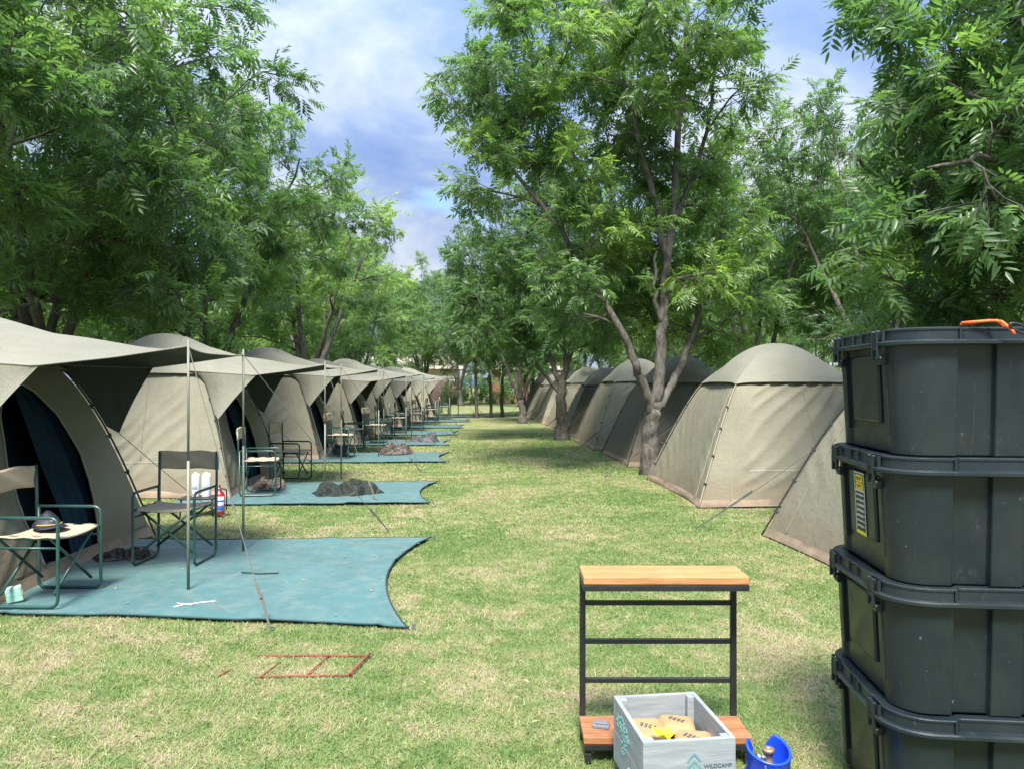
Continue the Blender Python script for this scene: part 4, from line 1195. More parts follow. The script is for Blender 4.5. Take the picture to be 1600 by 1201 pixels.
# ---------------------------------------------------------------- table with white cylinders and fire extinguisher
M_REDP = mat_plain('extinguisher_red', (0.34, 0.016, 0.024), 0.3, 0.06, 5)
M_BLACKP = mat_plain('black_plastic', (0.02, 0.02, 0.022), 0.4, 0.1, 10)
M_LBLUE = mat_plain('label_blue', (0.04, 0.10, 0.42), 0.5)
t = thing('camp_table', 'low dark folding table on the grass before the second left tent', 'table', (-3.12, 9.05, 0), 0.05)
m = MB(); m.box((0, 0, 0.20), (0.40, 0.30, 0.018)); m.build('table_top', M_BLACKP, t, bevel=0.004)
for sx in (-1, 1):
    for sy in (-1, 1):
        m = MB(); m.tube([(sx * 0.17, sy * 0.12, 0.19), (sx * 0.18, sy * 0.13, 0.0)], 0.01, 7); m.build('leg', M_BLACKP, t, smooth=True)
for k, (x, lab, r) in enumerate(((-3.165, 'left of the two upright white canisters on the low dark table', 0.045), (-3.045, 'right of the two upright white canisters on the low dark table, beside the extinguisher', 0.052))):
    t = thing('white_canister', lab, 'canister', (x, 9.05, 0.209), 0, 'white canisters on the low table')
    m = MB(); m.lathe([(0, 0), (r * .96, 0), (r, 0.01), (r, 0.24), (r * .9, 0.262), (r * .3, 0.27), (0, 0.27)], 26); m.build('body', M_WHITE, t, smooth=True)
    m = MB(); m.lathe([(r + .001, 0.09), (r + .002, 0.091), (r + .002, 0.18), (r + .001, 0.181)], 10, a0=-2.2, a1=-0.9); m.build('label_band', mat_plain('pale_blue', (.45, .52, .62), .5), t, smooth=True)
    m = MB(); m.lathe([(r * .5, .27), (r * .5, .285), (0, .286)], 16); m.build('cap', mat_plain('grey_cap', (.3, .33, .36), .5), t, smooth=True)
t = thing('fire_extinguisher', 'red fire extinguisher with blue and white label on the grass by the second left tent', 'fire extinguisher', (-2.87, 8.97, 0), math.radians(-70))
m = MB(); m.lathe([(0, 0.0), (0.05, 0), (0.056, 0.012), (0.056, 0.235), (0.045, 0.265), (0.02, 0.285), (0.018, 0.30)], 28); m.build('cylinder', M_REDP, t, smooth=True)
m = MB(); m.lathe([(0.0565, 0.06), (0.0575, 0.061), (0.0575, 0.225), (0.0565, 0.226)], 12, a0=-0.55, a1=0.9); lb = m.build('label', M_WHITE, t, smooth=True)
for z0, z1 in ((0.07, 0.125), (0.165, 0.185)):
    m = MB(); m.lathe([(0.058, z0), (0.0585, z0 + .001), (0.0585, z1 - .001), (0.058, z1)], 10, a0=-0.48, a1=0.83); m.build('blue_print', M_LBLUE, lb, smooth=True)
m = MB(); m.lathe([(0.018, .295), (0.02, .30), (0.02, .325), (0, .326)], 14); m.build('valve', M_STEEL, t, smooth=True)
m = MB(); m.box((0.03, 0, 0.335), (0.10, 0.02, 0.01)); m.box((0.03, 0, 0.352), (0.09, 0.018, 0.008), Matrix.Rotation(-0.2, 3, 'Y')); m.build('handle', M_REDP, t, bevel=0.002)
m = MB(); m.tube(arc_path([(0, 0.02, .31), (0, 0.075, .30), (0, 0.075, .10), (0, .068, .06)], .04), 0.008, 7); m.build('hose', M_BLACKP, t, smooth=True)

# ---------------------------------------------------------------- foreground: things face the camera
def FG(u, d, z=0.0):
    """u metres to the right of the view axis, d metres ahead"""
    return (d * math.sin(YAW) + u * math.cos(YAW), d * math.cos(YAW) - u * math.sin(YAW), z)
def mat_wood(name, c1, c2, rough=0.55, vs=(1.5, 14, 14), scale=3.0):
    n = NT(name)
    g = n.noise(scale, 6, 0.65, 0.9, vs=vs)
    c = n.ramp(g, [(0.25, c1), (0.5, tuple((a + b) / 2 for a, b in zip(c1, c2))), (0.72, c2)])
    k = n.noise(2.2, 2, 0.4, 0.3, vs=(1.5, 3, 3))
    c = n.mix(n.ramp(k, [(0.66, 0), (0.74, 0.55)]), c, tuple(x * 0.35 for x in c1))
    return n.set(c, rough, normal=n.bump(g, 0.25, 0.006), spec=0.4)
M_PINE = mat_wood('pine_oiled', (0.30, 0.135, 0.05), (0.50, 0.27, 0.115))
M_PINE2 = mat_wood('pine_weathered', (0.17, 0.062, 0.03), (0.42, 0.19, 0.085))
M_BLACKSTEEL = mat_plain('black_steel', (0.014, 0.015, 0.016), 0.45, 0.3, 14, 0.15, 60, spec=0.5)

rack = thing('wooden_rack', 'black steel rack with pine top and low pine shelf standing on the lawn', 'shelf', FG(0.0, 0.0), -YAW)
# local frame: x = metres right of the view axis, y = metres ahead
def R_box(c, s, name, mat, bevel=0.0, parent=rack):
    m = MB(); m.box((0, 0, 0), s); o = m.build(name, mat, parent, bevel=bevel, loc=c); return o
UL, UR, DF, DB = 0.288, 0.955, 3.085, 3.285
WT = 0.728
for k in range(2):
    d = (DB - DF) / 2
    R_box(((UL + UR) / 2, DF + d * (k + 0.5), WT - 0.016), (UR - UL, d - 0.003, 0.032), 'top_plank', M_PINE, 0.004)
R_box(((UL + UR) / 2, DF + 0.012, WT - 0.046), (UR - UL, 0.024, 0.024), 'top_rail', M_BLACKSTEEL, 0.002)
R_box(((UL + UR) / 2, DB - 0.012, WT - 0.046), (UR - UL, 0.024, 0.024), 'top_rail', M_BLACKSTEEL, 0.002)
for u in (UL + 0.0121, UR - 0.0121):
    R_box((u, (DF + DB) / 2, WT - 0.0462), (0.024, DB - DF - 0.05, 0.0235), 'top_rail', M_BLACKSTEEL, 0.002)
for u in (UL + 0.0125, UR - 0.0125):
    R_box((u, DB - 0.012, (WT - 0.058 + 0.04) / 2), (0.0245, 0.0245, WT - 0.058 - 0.04), 'upright', M_BLACKSTEEL, 0.002)
for y in (941, 1001, 1062):
    z = EYE - (y - 600.5) * 3.27 / 1200
    R_box(((UL + UR) / 2, DB - 0.012, z), (UR - UL - 0.05, 0.018, 0.020), 'cross_rail', M_BLACKSTEEL, 0.002)
SZ = 0.098
for k in range(2):
    d = (DB - 0.026 - DF + 0.03) / 2
    R_box(((UL + UR) / 2, DF - 0.03 + d * (k + 0.5), SZ - 0.015), (UR - UL + 0.005, d - 0.003, 0.03), 'shelf_plank', M_PINE2, 0.004)
for dd in (DF - 0.015, DB - 0.012):
    R_box(((UL + UR) / 2, dd, SZ - 0.043), (UR - UL - 0.002, 0.024, 0.024), 'base_rail', M_BLACKSTEEL, 0.002)
for u in (UL + 0.015, UR - 0.015):
    for dd in (DF - 0.0155, DB - 0.0125):
        R_box((u, dd, 0.013), (0.026, 0.026, 0.036), 'foot', M_BLACKSTEEL, 0.002)
m = MB(); m.box((0, 0, 0.007), (0.07, 0.045, 0.014)); m.box((0.004, 0.002, 0.018), (0.05, 0.036, 0.006))
o = m.build('lens_case', mat_plain('case_grey', (.16, .17, .19), .4), None, bevel=0.004, loc=FG(0.365, 3.15, SZ + .001)); o.rotation_euler = (0, 0, -0.3)
tag(o, 'small dark grey case on the left end of the low pine shelf', 'case')

# white-washed wooden crate
def mat_whitewash():
    n = NT('whitewashed_wood')
    g = n.noise(4, 6, 0.65, 0.8, vs=(1.2, 1.2, 16))
    c = n.ramp(g, [(0.3, (0.19, 0.21, 0.215)), (0.55, (0.26, 0.285, 0.29)), (0.75, (0.33, 0.355, 0.36))])
    return n.set(c, 0.7, normal=n.bump(g, 0.3, 0.004), spec=0.3)
M_WW = mat_whitewash()
CW, CL, CT, CB = 0.325, 0.395, 0.300, 0.055
cpos = FG(0.578, 2.795)
crate = thing('wooden_crate', 'grey-white washed wooden crate with chevron tree logo, full of brown packets', 'crate', cpos, -YAW + math.radians(7))
th = 0.016; bh = (CT - CB) / 2
for k in range(2):
    zc = CB + bh * (k + 0.5)
    for sg, nm in ((-1, 'front_board'), (1, 'back_board')):
        R_box((0, sg * (CL / 2 - th / 2), zc), (CW, th, bh - 0.0025), nm, M_WW, 0.0025, crate)
    for sg in (-1, 1):
        R_box((sg * (CW / 2 - th / 2), 0, zc), (th, CL - 2 * th - 0.001, bh - 0.0025), 'side_board', M_WW, 0.0025, crate)
for sx in (-1, 1):
    for sy in (-1, 1):
        R_box((sx * (CW / 2 - th - 0.014), sy * (CL / 2 - th - 0.014), (CT - 0.004) / 2), (0.027, 0.027, CT - 0.004), 'corner_post', M_WW, 0.002, crate)
for k in range(3):
    R_box(((k - 1) * 0.095, 0, CB + 0.012), (0.09, CL - 2 * th - 0.002, 0.012), 'floor_board', M_WW, 0.002, crate)
M_TEAL = mat_plain('print_teal', (0.10, 0.24, 0.25), 0.7, 0.25, 30)
M_TEALL = mat_plain('print_teal_light', (0.17, 0.36, 0.35), 0.7, 0.4, 40)
M_INK = mat_plain('ink_dark', (0.05, 0.08, 0.085), 0.7, 0.2, 30)
def flat_poly(poly, y, name, mat, parent, axis='y', d=0.0012):
    """poly in (a,z) on a plane y = const, facing -y; or axis x facing -x"""
    m = MB(); n = len(poly)
    if axis == 'y':
        V = [(a, y, z) for a, z in poly] + [(a, y - d, z) for a, z in poly]
    else:
        V = [(y, a, z) for a, z in poly] + [(y - d, a, z) for a, z in poly]
    F = [list(range(n)), list(range(2 * n - 1, n - 1, -1))] + [[i, (i + 1) % n, (i + 1) % n + n, i + n] for i in range(n)]
    m.add(V, F); return m.build(name, mat, parent)
yf = -CL / 2 - 0.0006
lx, lz = 0.015, CT - 0.058
m = MB()
def add_poly(m, poly, y, d=0.0012):
    n = len(poly); V = [(a, y, z) for a, z in poly] + [(a, y - d, z) for a, z in poly]
    m.add(V, [list(range(n)), list(range(2 * n - 1, n - 1, -1))] + [[i, (i + 1) % n, (i + 1) % n + n, i + n] for i in range(n)])
for dz in (0.0, -0.024):
    for sg in (-1, 1):
        add_poly(m, [(lx, lz + dz + 0.012), (lx + sg * 0.024, lz + dz - 0.012), (lx + sg * 0.024, lz + dz - 0.021), (lx, lz + dz + 0.003)][::sg], yf)
add_poly(m, [(lx - .0025, lz - 0.030), (lx + .0025, lz - 0.030), (lx + .0025, lz - 0.062), (lx - .0025, lz - 0.062)], yf)
m.build('tree_logo', M_TEAL, crate)
def text_obj(name, body, size, mat, parent, loc, rotm, ext=0.0006, sx=1.0):
    cu = bpy.data.curves.new(name, 'FONT'); cu.body = body; cu.size = size; cu.extrude = ext; cu.align_x = 'LEFT'
    o = bpy.data.objects.new(name + '_tmp', cu); COL.objects.link(o)
    dg = bpy.context.evaluated_depsgraph_get()
    me = bpy.data.meshes.new_from_object(o.evaluated_get(dg)); me.materials.clear(); me.materials.append(mat)
    bpy.data.objects.remove(o, do_unlink=True)
    q = bpy.data.objects.new(name, me); COL.objects.link(q); q.parent = parent
    q.location = loc; q.rotation_euler = rotm; q.scale = (sx, 1, 1)
    return q
text_obj('lettering', 'WILDCAMP', 0.019, M_INK, crate, (lx + 0.034, yf - 0.0006, lz - 0.042), (math.pi / 2, 0, 0))
# teal map of Africa stencil on the left side, and a squiggle below
afr = [(-.30, .50), (-.05, .52), (.12, .45), (.30, .42), (.36, .20), (.52, .12), (.42, -.05), (.26, -.22), (.26, -.42), (.12, -.62), (.02, -.74), (-.10, -.70), (-.14, -.48), (-.18, -.28), (-.14, -.10), (-.24, .02), (-.44, .0), (-.56, .16), (-.52, .30), (-.40, .42)]
ma = MB(); rs = RS(4)
xf = -CW / 2 - 0.0006
def add_polyx(m, poly, x, d=0.0012):
    n = len(poly); V = [(x, a, z) for a, z in poly] + [(x - d, a, z) for a, z in poly]
    m.add(V, [list(range(n)), list(range(2 * n - 1, n - 1, -1))] + [[i, (i + 1) % n, (i + 1) % n + n, i + n] for i in range(n)])
def inside(p, poly):
    c = False; x, y = p
    for i in range(len(poly)):
        x1, y1 = poly[i]; x2, y2 = poly[i - 1]
        if (y1 > y) != (y2 > y) and x < (x2 - x1) * (y - y1) / (y2 - y1) + x1: c = not c
    return c
for i in range(460):
    p = (rs.uniform(-.6, .6), rs.uniform(-.78, .55))
    if not inside(p, afr): continue
    # viewed from -x the +y direction is to the left
    ay, az = 0.055 - p[0] * 0.17, CT - 0.088 + p[1] * 0.11
    w = rs.uniform(0.002, 0.005); h = rs.uniform(0.002, 0.007)
    add_polyx(ma, [(ay - w, az), (ay, az + h), (ay + w, az), (ay, az - h)], xf)
ma.build('map_stencil', M_TEALL, crate)
m = MB()
sq = [(-0.02, 0.125), (-0.045, 0.115), (-0.03, 0.10), (-0.05, 0.088), (-0.035, 0.072), (-0.06, 0.066)]
m.tube([(xf - .0005, a, z) for a, z in arc_path([(a, z, 0) for a, z in sq], .01)[:, :2]], 0.003, 5)
m.build('squiggle_stencil', M_TEALL, crate)
# kraft packets
M_KRAFT = mat_plain('kraft_paper', (0.38, 0.225, 0.105), 0.75, 0.12, 9, 0.35, 26)
def packet(loc, size, r, rx, ry, label, seed, mark):
    t = thing('paper_packet', label, 'packet', loc, r, 'brown paper packets in the crate')
    nx, ny = 16, 16
    n1 = sines(seed, 7, 1, 4)
    m = MB()
    for sg in (1, -1):
        u = np.linspace(-1, 1, nx)[:, None] * np.ones((1, ny)); v = np.linspace(-1, 1, ny)[None, :] * np.ones((nx, 1))
        h = (1 - np.abs(u) ** 5) * (1 - np.abs(v) ** 5)
        z = sg * (h ** 0.6) * size[2] / 2 * (1 + 0.10 * n1(u, v))
        m.grid(np.stack([u * size[0] / 2, v * size[1] / 2, z], -1), flip=(sg > 0))
    b = m.build('packet_body', M_KRAFT, t, smooth=True)
    m = MB(); rr = RS(seed)
    for k in range(4):
        x0 = -0.030 + k * 0.016; z = size[2] / 2 + 0.0025
        for q in range(2):
            a = rr.uniform(-1, 1); y0 = (q - .5) * 0.014
            m.box((x0, y0, z), (0.012, 0.0035, 0.001), Matrix.Rotation(a, 3, 'Z'))
            m.box((x0 + .003, y0, z), (0.0035, 0.013, 0.0012), Matrix.Rotation(a * .4, 3, 'Z'))
    sm_ = m.build('stamp_mark', M_INK, t); sm_.rotation_euler = (0, 0, -0.5)
    t.rotation_euler = (rx, ry, r)
    return t
cm = Matrix.Translation(Vector(cpos)) @ Matrix.Rotation(-YAW + math.radians(7), 4, 'Z')
def incr(x, y, z): return tuple(cm @ Vector((x, y, z)))
packet(incr(-0.065, 0.055, 0.215), (0.135, 0.17, 0.045), 0.10, 0.10, 0.05, 'brown paper packet at the back left of the crate', 21, 0)
packet(incr(0.055, 0.085, 0.218), (0.13, 0.14, 0.045), -0.15, -0.02, 0.04, 'brown paper packet at the back right of the crate', 22, 0)
packet(incr(0.065, -0.05, 0.215), (0.13, 0.16, 0.045), -0.30, 0.04, -0.04, 'brown paper packet at the front right of the crate', 23, 0)
packet(incr(-0.06, -0.10, 0.195), (0.13, 0.13, 0.045), 0.2, 0.0, 0.05, 'brown paper packet at the front left of the crate under the yellow card', 24, 0)
packet(incr(0.0, 0.0, 0.16), (0.24, 0.30, 0.05), 0.0, 0.0, 0.0, 'wide brown paper packet under the others in the crate', 25, 0)
M_YEL = mat_plain('yellow_plastic', (0.85, 0.62, 0.02), 0.4, 0.06, 12)
m = MB()
P = np.array([[(-.035, .02, .03), (-.008, .028, .012), (.03, .022, .022)], [(-.018, -.005, .008), (.0, 0, .0), (.032, -.002, .012)], [(-.002, -.03, .022), (.012, -.028, .006), (.034, -.03, .026)]])
m.grid(P, flip=True)
o = m.build('yellow_wrapper', M_YEL, None, solid=0.004, loc=incr(-0.050, -0.060, 0.252)); tag(o, 'crumpled bright yellow wrapper on the packets at the front of the crate', 'wrapper')

# blue gas bottle
M_BLUE = mat_plain('gas_blue', (0.012, 0.065, 0.60), 0.32, 0.06, 6, spec=0.6)
M_BRASS = mat_plain('brass_valve', (0.33, 0.22, 0.13), 0.45, 0.2, 20, metal=0.6)
t = thing('gas_bottle', 'bright blue gas bottle with collar beside the grey-white crate', 'gas bottle', FG(0.868, 2.60), 0); t.scale = (1, 1, 0.90)
m = MB(); m.lathe([(0, 0.0), (0.085, 0.0), (0.098, 0.02), (0.105, 0.06), (0.105, 0.14), (0.098, 0.175), (0.078, 0.208), (0.045, 0.226), (0.018, 0.232), (0, 0.233)], 44); m.build('cylinder', M_BLUE, t, smooth=True)
# collar: open ring, gap at the back left, tilted rim
def collar():
    n = 46; a = np.linspace(math.radians(118), math.radians(118 + 318), n)
    m = MB(); G = []
    for i, x in enumerate(a):
        f = i / (n - 1); dn = 1 - 0.0 * f
        top = 0.298 + 0.022 * np.sin((x - 0.2)) ; top = top - 0.05 * max(0, 1 - min(f, 1 - f) / 0.07)
        top += 0.010 * smooth(0.6, 1.0, f)
        r0, r1 = 0.071, 0.067
        G.append([(math.cos(x) * r0, math.sin(x) * r0, 0.200), (math.cos(x) * r0, math.sin(x) * r0, top - .006), (math.cos(x) * (r0 + .004), math.sin(x) * (r0 + .004), top - .002), (math.cos(x) * (r0 + .002), math.sin(x) * (r0 + .002), top + .004), (math.cos(x) * (r1 - .002), math.sin(x) * (r1 - .002), top + .003), (math.cos(x) * r1, math.sin(x) * r1, top - .006), (math.cos(x) * r1, math.sin(x) * r1, 0.200)])
    m.grid(np.array(G), flip=True)
    return m.build('collar', M_BLUE, t, smooth=True)
collar()
m = MB(); m.lathe([(0, .225), (.022, .225), (.022, .245), (.014, .248), (.014, .285), (.020, .286), (.020, .300), (.011, .303), (.009, .296), (0, .296)], 18); v_ = m.build('valve', M_BRASS, t, smooth=True)
m = MB(); m.tube([(0, 0, .268), (-.032, -.008, .272)], .008, 8); m.tube([(-.030, -.008, .272), (-.044, -.011, .275)], .013, 8); m.build('valve_knob', M_STEEL, v_, smooth=True)
m = MB(); m.box((0, 0, 0), (.006, .003, .012)); o = m.build('collar_rivet', M_STEEL, t, bevel=.001); o.location = (-0.035, -0.0645, 0.265)
M_WMARK = mat_plain('white_mark', (0.6, 0.65, 0.8), 0.6, .1, 20)
m = MB()
for k in range(5):
    an = math.radians(-85 + k * 9); 
    p = (math.cos(an) * .0725, math.sin(an) * .0725, .238)
    m.box(p, (.010, .0015, .004), Matrix.Rotation(an + math.pi / 2, 3, 'Z') @ Matrix.Rotation(0.7 * (-1) ** k, 3, 'Y'))
m.build('white_print', M_WMARK, t)

# rusty frame lying in the grass
M_RUST = mat_plain('rust_red', (0.22, 0.06, 0.038), 0.85, 0.45, 18, 0.4, 60)
t = thing('rusty_grate', 'rust-red steel ladder-like frame lying in the grass before the teal mat', 'metal frame', (0, 0, -0.008))
def bar(x0, y0, x1, y1, z0=0.012, z1=0.010, r=0.0045):
    m = MB(); m.tube([(x0, y0, z0), ((x0 + x1) / 2, (y0 + y1) / 2, (z0 + z1) / 2 + 0.002), (x1, y1, z1)], r, 6); m.build('bar', M_RUST, t, smooth=True)
bar(-1.10, 4.0, -0.60, 4.0); bar(-1.19, 4.33, -0.56, 4.28, 0.008, 0.010)
bar(-0.62, 3.99, -0.555, 4.29, 0.024, 0.020, 0.007); bar(-0.84, 4.0, -0.78, 4.29, .018, .012); bar(-1.07, 4.0, -1.03, 4.22, .018, .004); bar(-1.29, 4.02, -1.26, 4.14, .016, .002)

# white string and dark seam on the near mat
m = MB(); m.tube([(-1.98, 5.31, .024), (-1.90, 5.27, .026), (-1.80, 5.33, .024), (-1.74, 5.35, .023)], 0.004, 5); m.tube([(-1.97, 5.22, .024), (-1.90, 5.28, .028)], 0.004, 5)
tag(m.build('white_string', mat_plain('string_white', (.7, .72, .7), .8), smooth=True), 'short piece of white string on the nearest teal mat', 'string')
m = MB(); m.tube([(-1.80, 6.15, .026), (-1.65, 6.10, .027), (-1.50, 6.11, .026)], 0.006, 5)
tag(m.build('dark_stick', mat_plain('stick_dark', (.03, .06, .06), .8), smooth=True), 'thin dark stick lying across the nearest teal mat', 'stick')

# ---------------------------------------------------------------- black storage totes
def mat_tote():
    n = NT('tote_plastic')
    oi = n.node('ShaderNodeObjectInfo')
    va = n.node('ShaderNodeVectorMath', operation='ADD'); n.l(n.obj(), va.inputs[0])
    cb = n.node('ShaderNodeCombineXYZ'); n.l(n.math('MULTIPLY', oi.outputs['Random'], 40.0), cb.inputs[0]); n.l(n.math('MULTIPLY', oi.outputs['Random'], 17.0), cb.inputs[2])
    n.l(cb.outputs[0], va.inputs[1]); V_ = va.outputs[0]
    f = n.noise(1.6, 4, 0.6, vec=V_)
    c = n.mix(n.ramp(f, [(0.35, 0), (0.65, 1)]), (0.006, 0.0125, 0.0165), (0.010, 0.0170, 0.0195))
    sc = n.noise(3.0, 8, 0.85, 1.5, vec=V_, vs=(6, 6, 1.2))
    c = n.mix(n.ramp(n.noise(2.2, 6, 0.7, 0.5, vec=V_), [(0.45, 0), (0.75, 0.25)]), c, (0.05, 0.055, 0.045))
    c = n.mix(n.ramp(sc, [(0.58, 0), (0.78, 0.40)]), c, (0.14, 0.15, 0.14))
    sp = n.noise(26, 3, 0.6, vec=V_)
    c = n.mix(n.ramp(sp, [(0.70, 0), (0.78, 0.5)]), c, (0.20, 0.20, 0.18))
    rr = n.ramp(n.noise(9, 5, 0.6), [(0.3, 0.30), (0.7, 0.50)])
    return n.set(c, rr, normal=n.bump(n.noise(160, 3), 0.12, 0.002), spec=0.5)
M_TOTE = mat_tote()
TW, TL, TH = 0.56, 0.70, 0.416
def rr_outline(W, L, r, breaks=()):
    """counter-clockwise rounded rectangle as list of (x, y, nx, ny)"""
    out = []
    hx, hy = W / 2, L / 2
    def seg(p, q, n, kk):
        for t_ in np.linspace(0, 1, kk, endpoint=False): out.append((p[0] * (1 - t_) + q[0] * t_, p[1] * (1 - t_) + q[1] * t_, n[0], n[1]))
    def cor(cx_, cy_, a0):
        for a in np.linspace(a0, a0 + math.pi / 2, 12, endpoint=False): out.append((cx_ + r * math.cos(a), cy_ + r * math.sin(a), math.cos(a), math.sin(a)))
    seg((-hx + r, -hy), (hx - r, -hy), (0, -1), 100); cor(hx - r, -hy + r, -math.pi / 2)
    seg((hx, -hy + r), (hx, hy - r), (1, 0), 100); cor(hx - r, hy - r, 0)
    seg((hx - r, hy), (-hx + r, hy), (0, 1), 100); cor(-hx + r, hy - r, math.pi / 2)
    seg((-hx, hy - r), (-hx, -hy + r), (-1, 0), 100); cor(-hx + r, -hy + r, math.pi)
    return np.array(out)
RC = 0.135
RIBM = {}
def step(a, b, x, e=0.004): return smooth(a - e, a + e, x) * (1 - smooth(b - e, b + e, x))
def body_inset(o):
    x, y, nx, ny = o.T
    ins = np.zeros(len(o))
    front = np.abs(ny) > 0.99
    ins += front * (0.026 * step(-0.085, 0.030, x) + 0.026 * step(0.13, 0.22, x, .004) + 0.005 * step(0.030, 0.13, x))
    side = np.abs(nx) > 0.99
    ins += side * (0.012 * step(-0.20, 0.20, y))
    return ins
def tote(label, loc, rz, sticker=False):
    t = thing('storage_tote', label, 'storage box', loc, rz, 'black plastic totes stacked at the right')
    ol = rr_outline(TW, TL, RC); ins = body_inset(ol)
    H = TH - 0.052
    zs = [0.0, 0.006, H * 0.35, H * 0.7, H]
    G = []
    for z in zs:
        k = 0.030 - 0.018 * z / H + (0.006 if z == 0 else 0)
        amt = k + ins * (1 if z < H - 0.001 else 1)
        G.append(np.stack([ol[:, 0] - ol[:, 2] * amt, ol[:, 1] - ol[:, 3] * amt, np.full(len(ol), z)], -1))
    m = MB(); m.grid(np.array(G), close_v=True)
    n = len(ol); m.f.append(list(range(n))[::-1]); m.fm.append(0)
    b = m.build('body', M_TOTE, t, smooth=False)
    # moulded ribs on the latch sides and a shield panel between them
    for sg in (-1, 1):
        xs_ = sg * (TW / 2 - 0.012 - 0.022)
        m = MB(); m.box((0, 0, 0), (0.020, 0.26, 0.235)); o = m.build('label_shield', M_TOTE, b, bevel=0.008, loc=(xs_ + sg * 0.006, -0.005, H - 0.145)); 
        o.rotation_euler = (0, sg * 0.05, 0)
        for yy in (-0.20, 0.20):
            m = MB(); m.box((0, 0, 0), (0.028, 0.034, 0.27)); o = m.build('latch_rib', M_TOTE, b, bevel=0.004, loc=(xs_ + sg * 0.004, yy, H - 0.16)); o.rotation_euler = (0, sg * 0.05, 0)
    # lid
    m = MB()
    def ring(e, z, use=0.0): return np.stack([ol[:, 0] + ol[:, 2] * (e - use * lid_in), ol[:, 1] + ol[:, 3] * (e - use * lid_in), np.full(len(ol), z)], -1)
    x, y, nx, ny = ol.T
    front = np.abs(ny) > 0.99; side = np.abs(nx) > 0.99
    lid_in = front * (0.020 * step(-0.080, 0.145, x, 0.012)) + side * (0.006 * step(-0.235, -0.165, y, .004) + 0.006 * step(0.165, 0.235, y, .004) + 0.006 * step(-0.012, 0.012, y, .004))
    Z0 = H - 0.004
    G = [ring(-0.02, Z0), ring(0.014, Z0), ring(0.018, Z0 + 0.003), ring(0.018, Z0 + 0.012), ring(0.013, Z0 + 0.016, 0.25), ring(0.003, Z0 + 0.018, 1), ring(0.001, Z0 + 0.046, 1), ring(0.004, Z0 + 0.0475, 1), ring(0.004, Z0 + 0.054, 1), ring(0.001, Z0 + 0.0565, 1), ring(-0.030, Z0 + 0.0565, 1), ring(-0.036, Z0 + 0.046, 0.5), ring(-0.10, Z0 + 0.046)]
    m.grid(np.array(G), close_v=True)
    base = m.n - n; m.f.append([base + k for k in range(n)]); m.fm.append(0)
    ld = m.build('lid', M_TOTE, t, smooth=False)
    # upright ribs that frame the panels of the lid band
    for w_ in (0.006, 0.008):
        if w_ not in RIBM:
            m = MB(); m.box((0, 0, 0), (0.010, w_, 0.040)); o_ = m.build('lid_rib', M_TOTE); RIBM[w_] = o_.data; bpy.data.objects.remove(o_)
    def rib(px, py, nx_, ny_, w=0.006):
        q = link('lid_rib', RIBM[w], ld); q.location = (px + nx_ * 0.006, py + ny_ * 0.006, Z0 + 0.034); q.rotation_euler = (0, 0, math.atan2(ny_, nx_))
    for sx in (-1, 1):
        for yy in (-0.245, -0.155, 0.155, 0.245, -0.04, 0.04): rib(sx * TW / 2, yy, sx, 0)
    for sy in (-1, 1):
        for xx in (-0.092, 0.158): rib(xx, sy * TL / 2, 0, sy, 0.008)
    # latches
    for sg in (-1, 1):
        for yy in (-0.20, 0.20):
            m = MB()
            xx = sg * (TW / 2 + 0.012)
            m.box((xx, yy, Z0 + 0.020), (0.012, 0.052, 0.062)); m.box((xx + sg * 0.002, yy - 0.022, Z0 + 0.006), (0.014, 0.008, 0.096)); m.box((xx + sg * 0.002, yy + 0.022, Z0 + 0.006), (0.014, 0.008, 0.096))
            m.box((sg * (TW / 2 - .006), yy, Z0 - 0.045), (0.022, 0.040, 0.030))
            la = m.build('latch', M_TOTE, t, bevel=0.003)
            m = MB(); m.tube([(sg * (TW / 2 + 0.007), yy - 0.026, Z0 - 0.036), (sg * (TW / 2 + 0.007), yy + 0.026, Z0 - 0.036)], 0.004, 6); m.build('latch_pin', M_STEEL, la)
    if sticker:
        M_LB = mat_plain('label_black', (0.02, 0.02, 0.02), .5); M_LY = mat_plain('label_yellow', (0.75, 0.58, 0.03), .5); M_LW = mat_plain('label_white', (0.5, 0.52, 0.5), .5)
        st = bpy.data.objects.new('sticker_anchor', None); bpy.data.objects.remove(st)
        xx = -(TW / 2 - 0.012 - 0.022) - 0.006 - 0.0115
        def pl(a, z, w, h, mat, nm, dx, par=None):
            mm = MB(); mm.box((0, 0, 0), (0.0012, w, h)); q = mm.build(nm, mat, par or t); return q
        base_ = MB(); base_.box((0, 0, 0), (0.0015, 0.105, 0.225)); sk = base_.build('sticker', M_LB, t, loc=(xx - 0.0005, 0.0, H - 0.145)); sk.rotation_euler = (0, -0.05, 0)
        def piece(a, z, w, h, mat, nm):
            mm = MB(); mm.box((-0.0012, a, z), (0.0012, w, h)); mm.build(nm, mat, sk)
        for a, z, w, h in ((0.050, 0, .005, .225), (-0.050, 0, .005, .225), (0, .110, .095, .005), (0, .045, .095, .006)): piece(a, z, w, h, M_LW, 'border')
        piece(0, -0.108, .104, .012, M_LY, 'yellow_band')
        piece(0, 0.090, .072, .026, M_LY, 'yellow_box'); piece(0, 0.062, .072, .024, M_LY, 'yellow_box')
        text_obj('sticker_text', 'HEAVY', 0.020, M_LB, sk, (-0.0022, 0.031, 0.083), (math.pi / 2, 0, -math.pi / 2), 0.0003)
        text_obj('sticker_text', 'DUTY', 0.020, M_LB, sk, (-0.0022, 0.026, 0.055), (math.pi / 2, 0, -math.pi / 2), 0.0003)
        rs_ = RS(6)
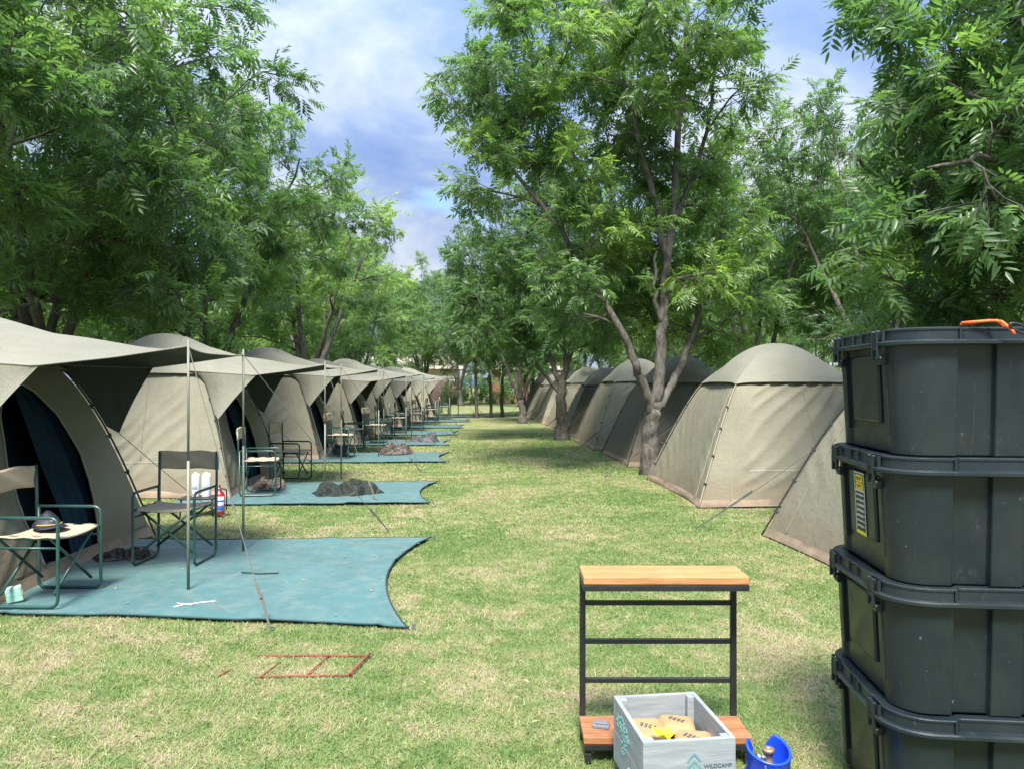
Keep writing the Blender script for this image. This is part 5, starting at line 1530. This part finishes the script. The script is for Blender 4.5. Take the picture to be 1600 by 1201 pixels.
        for k in range(7):
            z = 0.030 - k * 0.019; a = 0.040
            while a > -0.036:
                w = rs_.uniform(.008, .020); piece_w = min(w, a + 0.040)
                mm = MB(); mm.box((-0.0012, a - piece_w / 2, z + rs_.uniform(-.001, .001)), (0.0012, piece_w - .003, rs_.choice([.006, .009]))); mm.build('print_block', M_LW, sk)
                a -= w + 0.003
    return t
TL_ = ['bottom black storage tote of the stack at the right, its foot in the grass', 'second black storage tote from the bottom of the stack', 'black storage tote with the yellow and black sticker, second from the top', 'top black storage tote with an orange cord over its lid']
TC = (1.535, 2.775)
for k in range(4):
    du, dd, rr = [(0.0, 0.0, 0), (-0.004, 0.004, 0.012), (0.0, 0.0, -0.006), (0.012, 0.006, 0.010)][k]
    tote(TL_[k], FG(TC[0] + du, TC[1] + dd, k * TH + 0.018), -YAW - math.radians(6.0) + rr, sticker=(k == 2))
# orange cord with carabiner on the top lid
M_ORANGE = mat_plain('cord_orange', (0.85, 0.13, 0.03), 0.7, 0.12, 80, 0.3, 200)
tcord = thing('orange_cord', 'orange cord with black clip hanging over the front of the top tote', 'cord', FG(0, 0, 0), -YAW)
Zt = 4 * TH + 0.024
m = MB(); m.tube([(1.44, 2.46, Zt + .008), (1.47, 2.44, Zt + .010), (1.50, 2.43, Zt + .012), (1.525, 2.415, Zt + .012), (1.535, 2.395, Zt - .006), (1.548, 2.384, Zt - .014)], 0.0048, 7); m.build('cord_strand', M_ORANGE, tcord, smooth=True)
m = MB(); m.tube([(1.46, 2.50, Zt + .006), (1.49, 2.46, Zt + .010), (1.515, 2.44, Zt + .014), (1.53, 2.40, Zt + .008), (1.548, 2.375, Zt - .022), (1.553, 2.374, Zt - .034)], 0.0048, 7); m.build('cord_strand', M_ORANGE, tcord, smooth=True)
m = MB(); a = np.linspace(0, 2 * math.pi, 20); m.tube(np.stack([1.572 + np.cos(a) * .034 , 2.374 + 0 * a, Zt - .016 + np.sin(a) * .012 - np.cos(a) * .012], -1), 0.004, 6); m.build('clip', M_BLACKP, tcord, smooth=True)
m = MB(); m.tube([(1.600, 2.372, Zt - .026), (1.606, 2.366, Zt - .05), (1.600, 2.364, Zt - .075), (1.590, 2.364, Zt - .082), (1.584, 2.364, Zt - .076)], 0.0055, 7); m.build('cord_end', M_ORANGE, tcord, smooth=True)
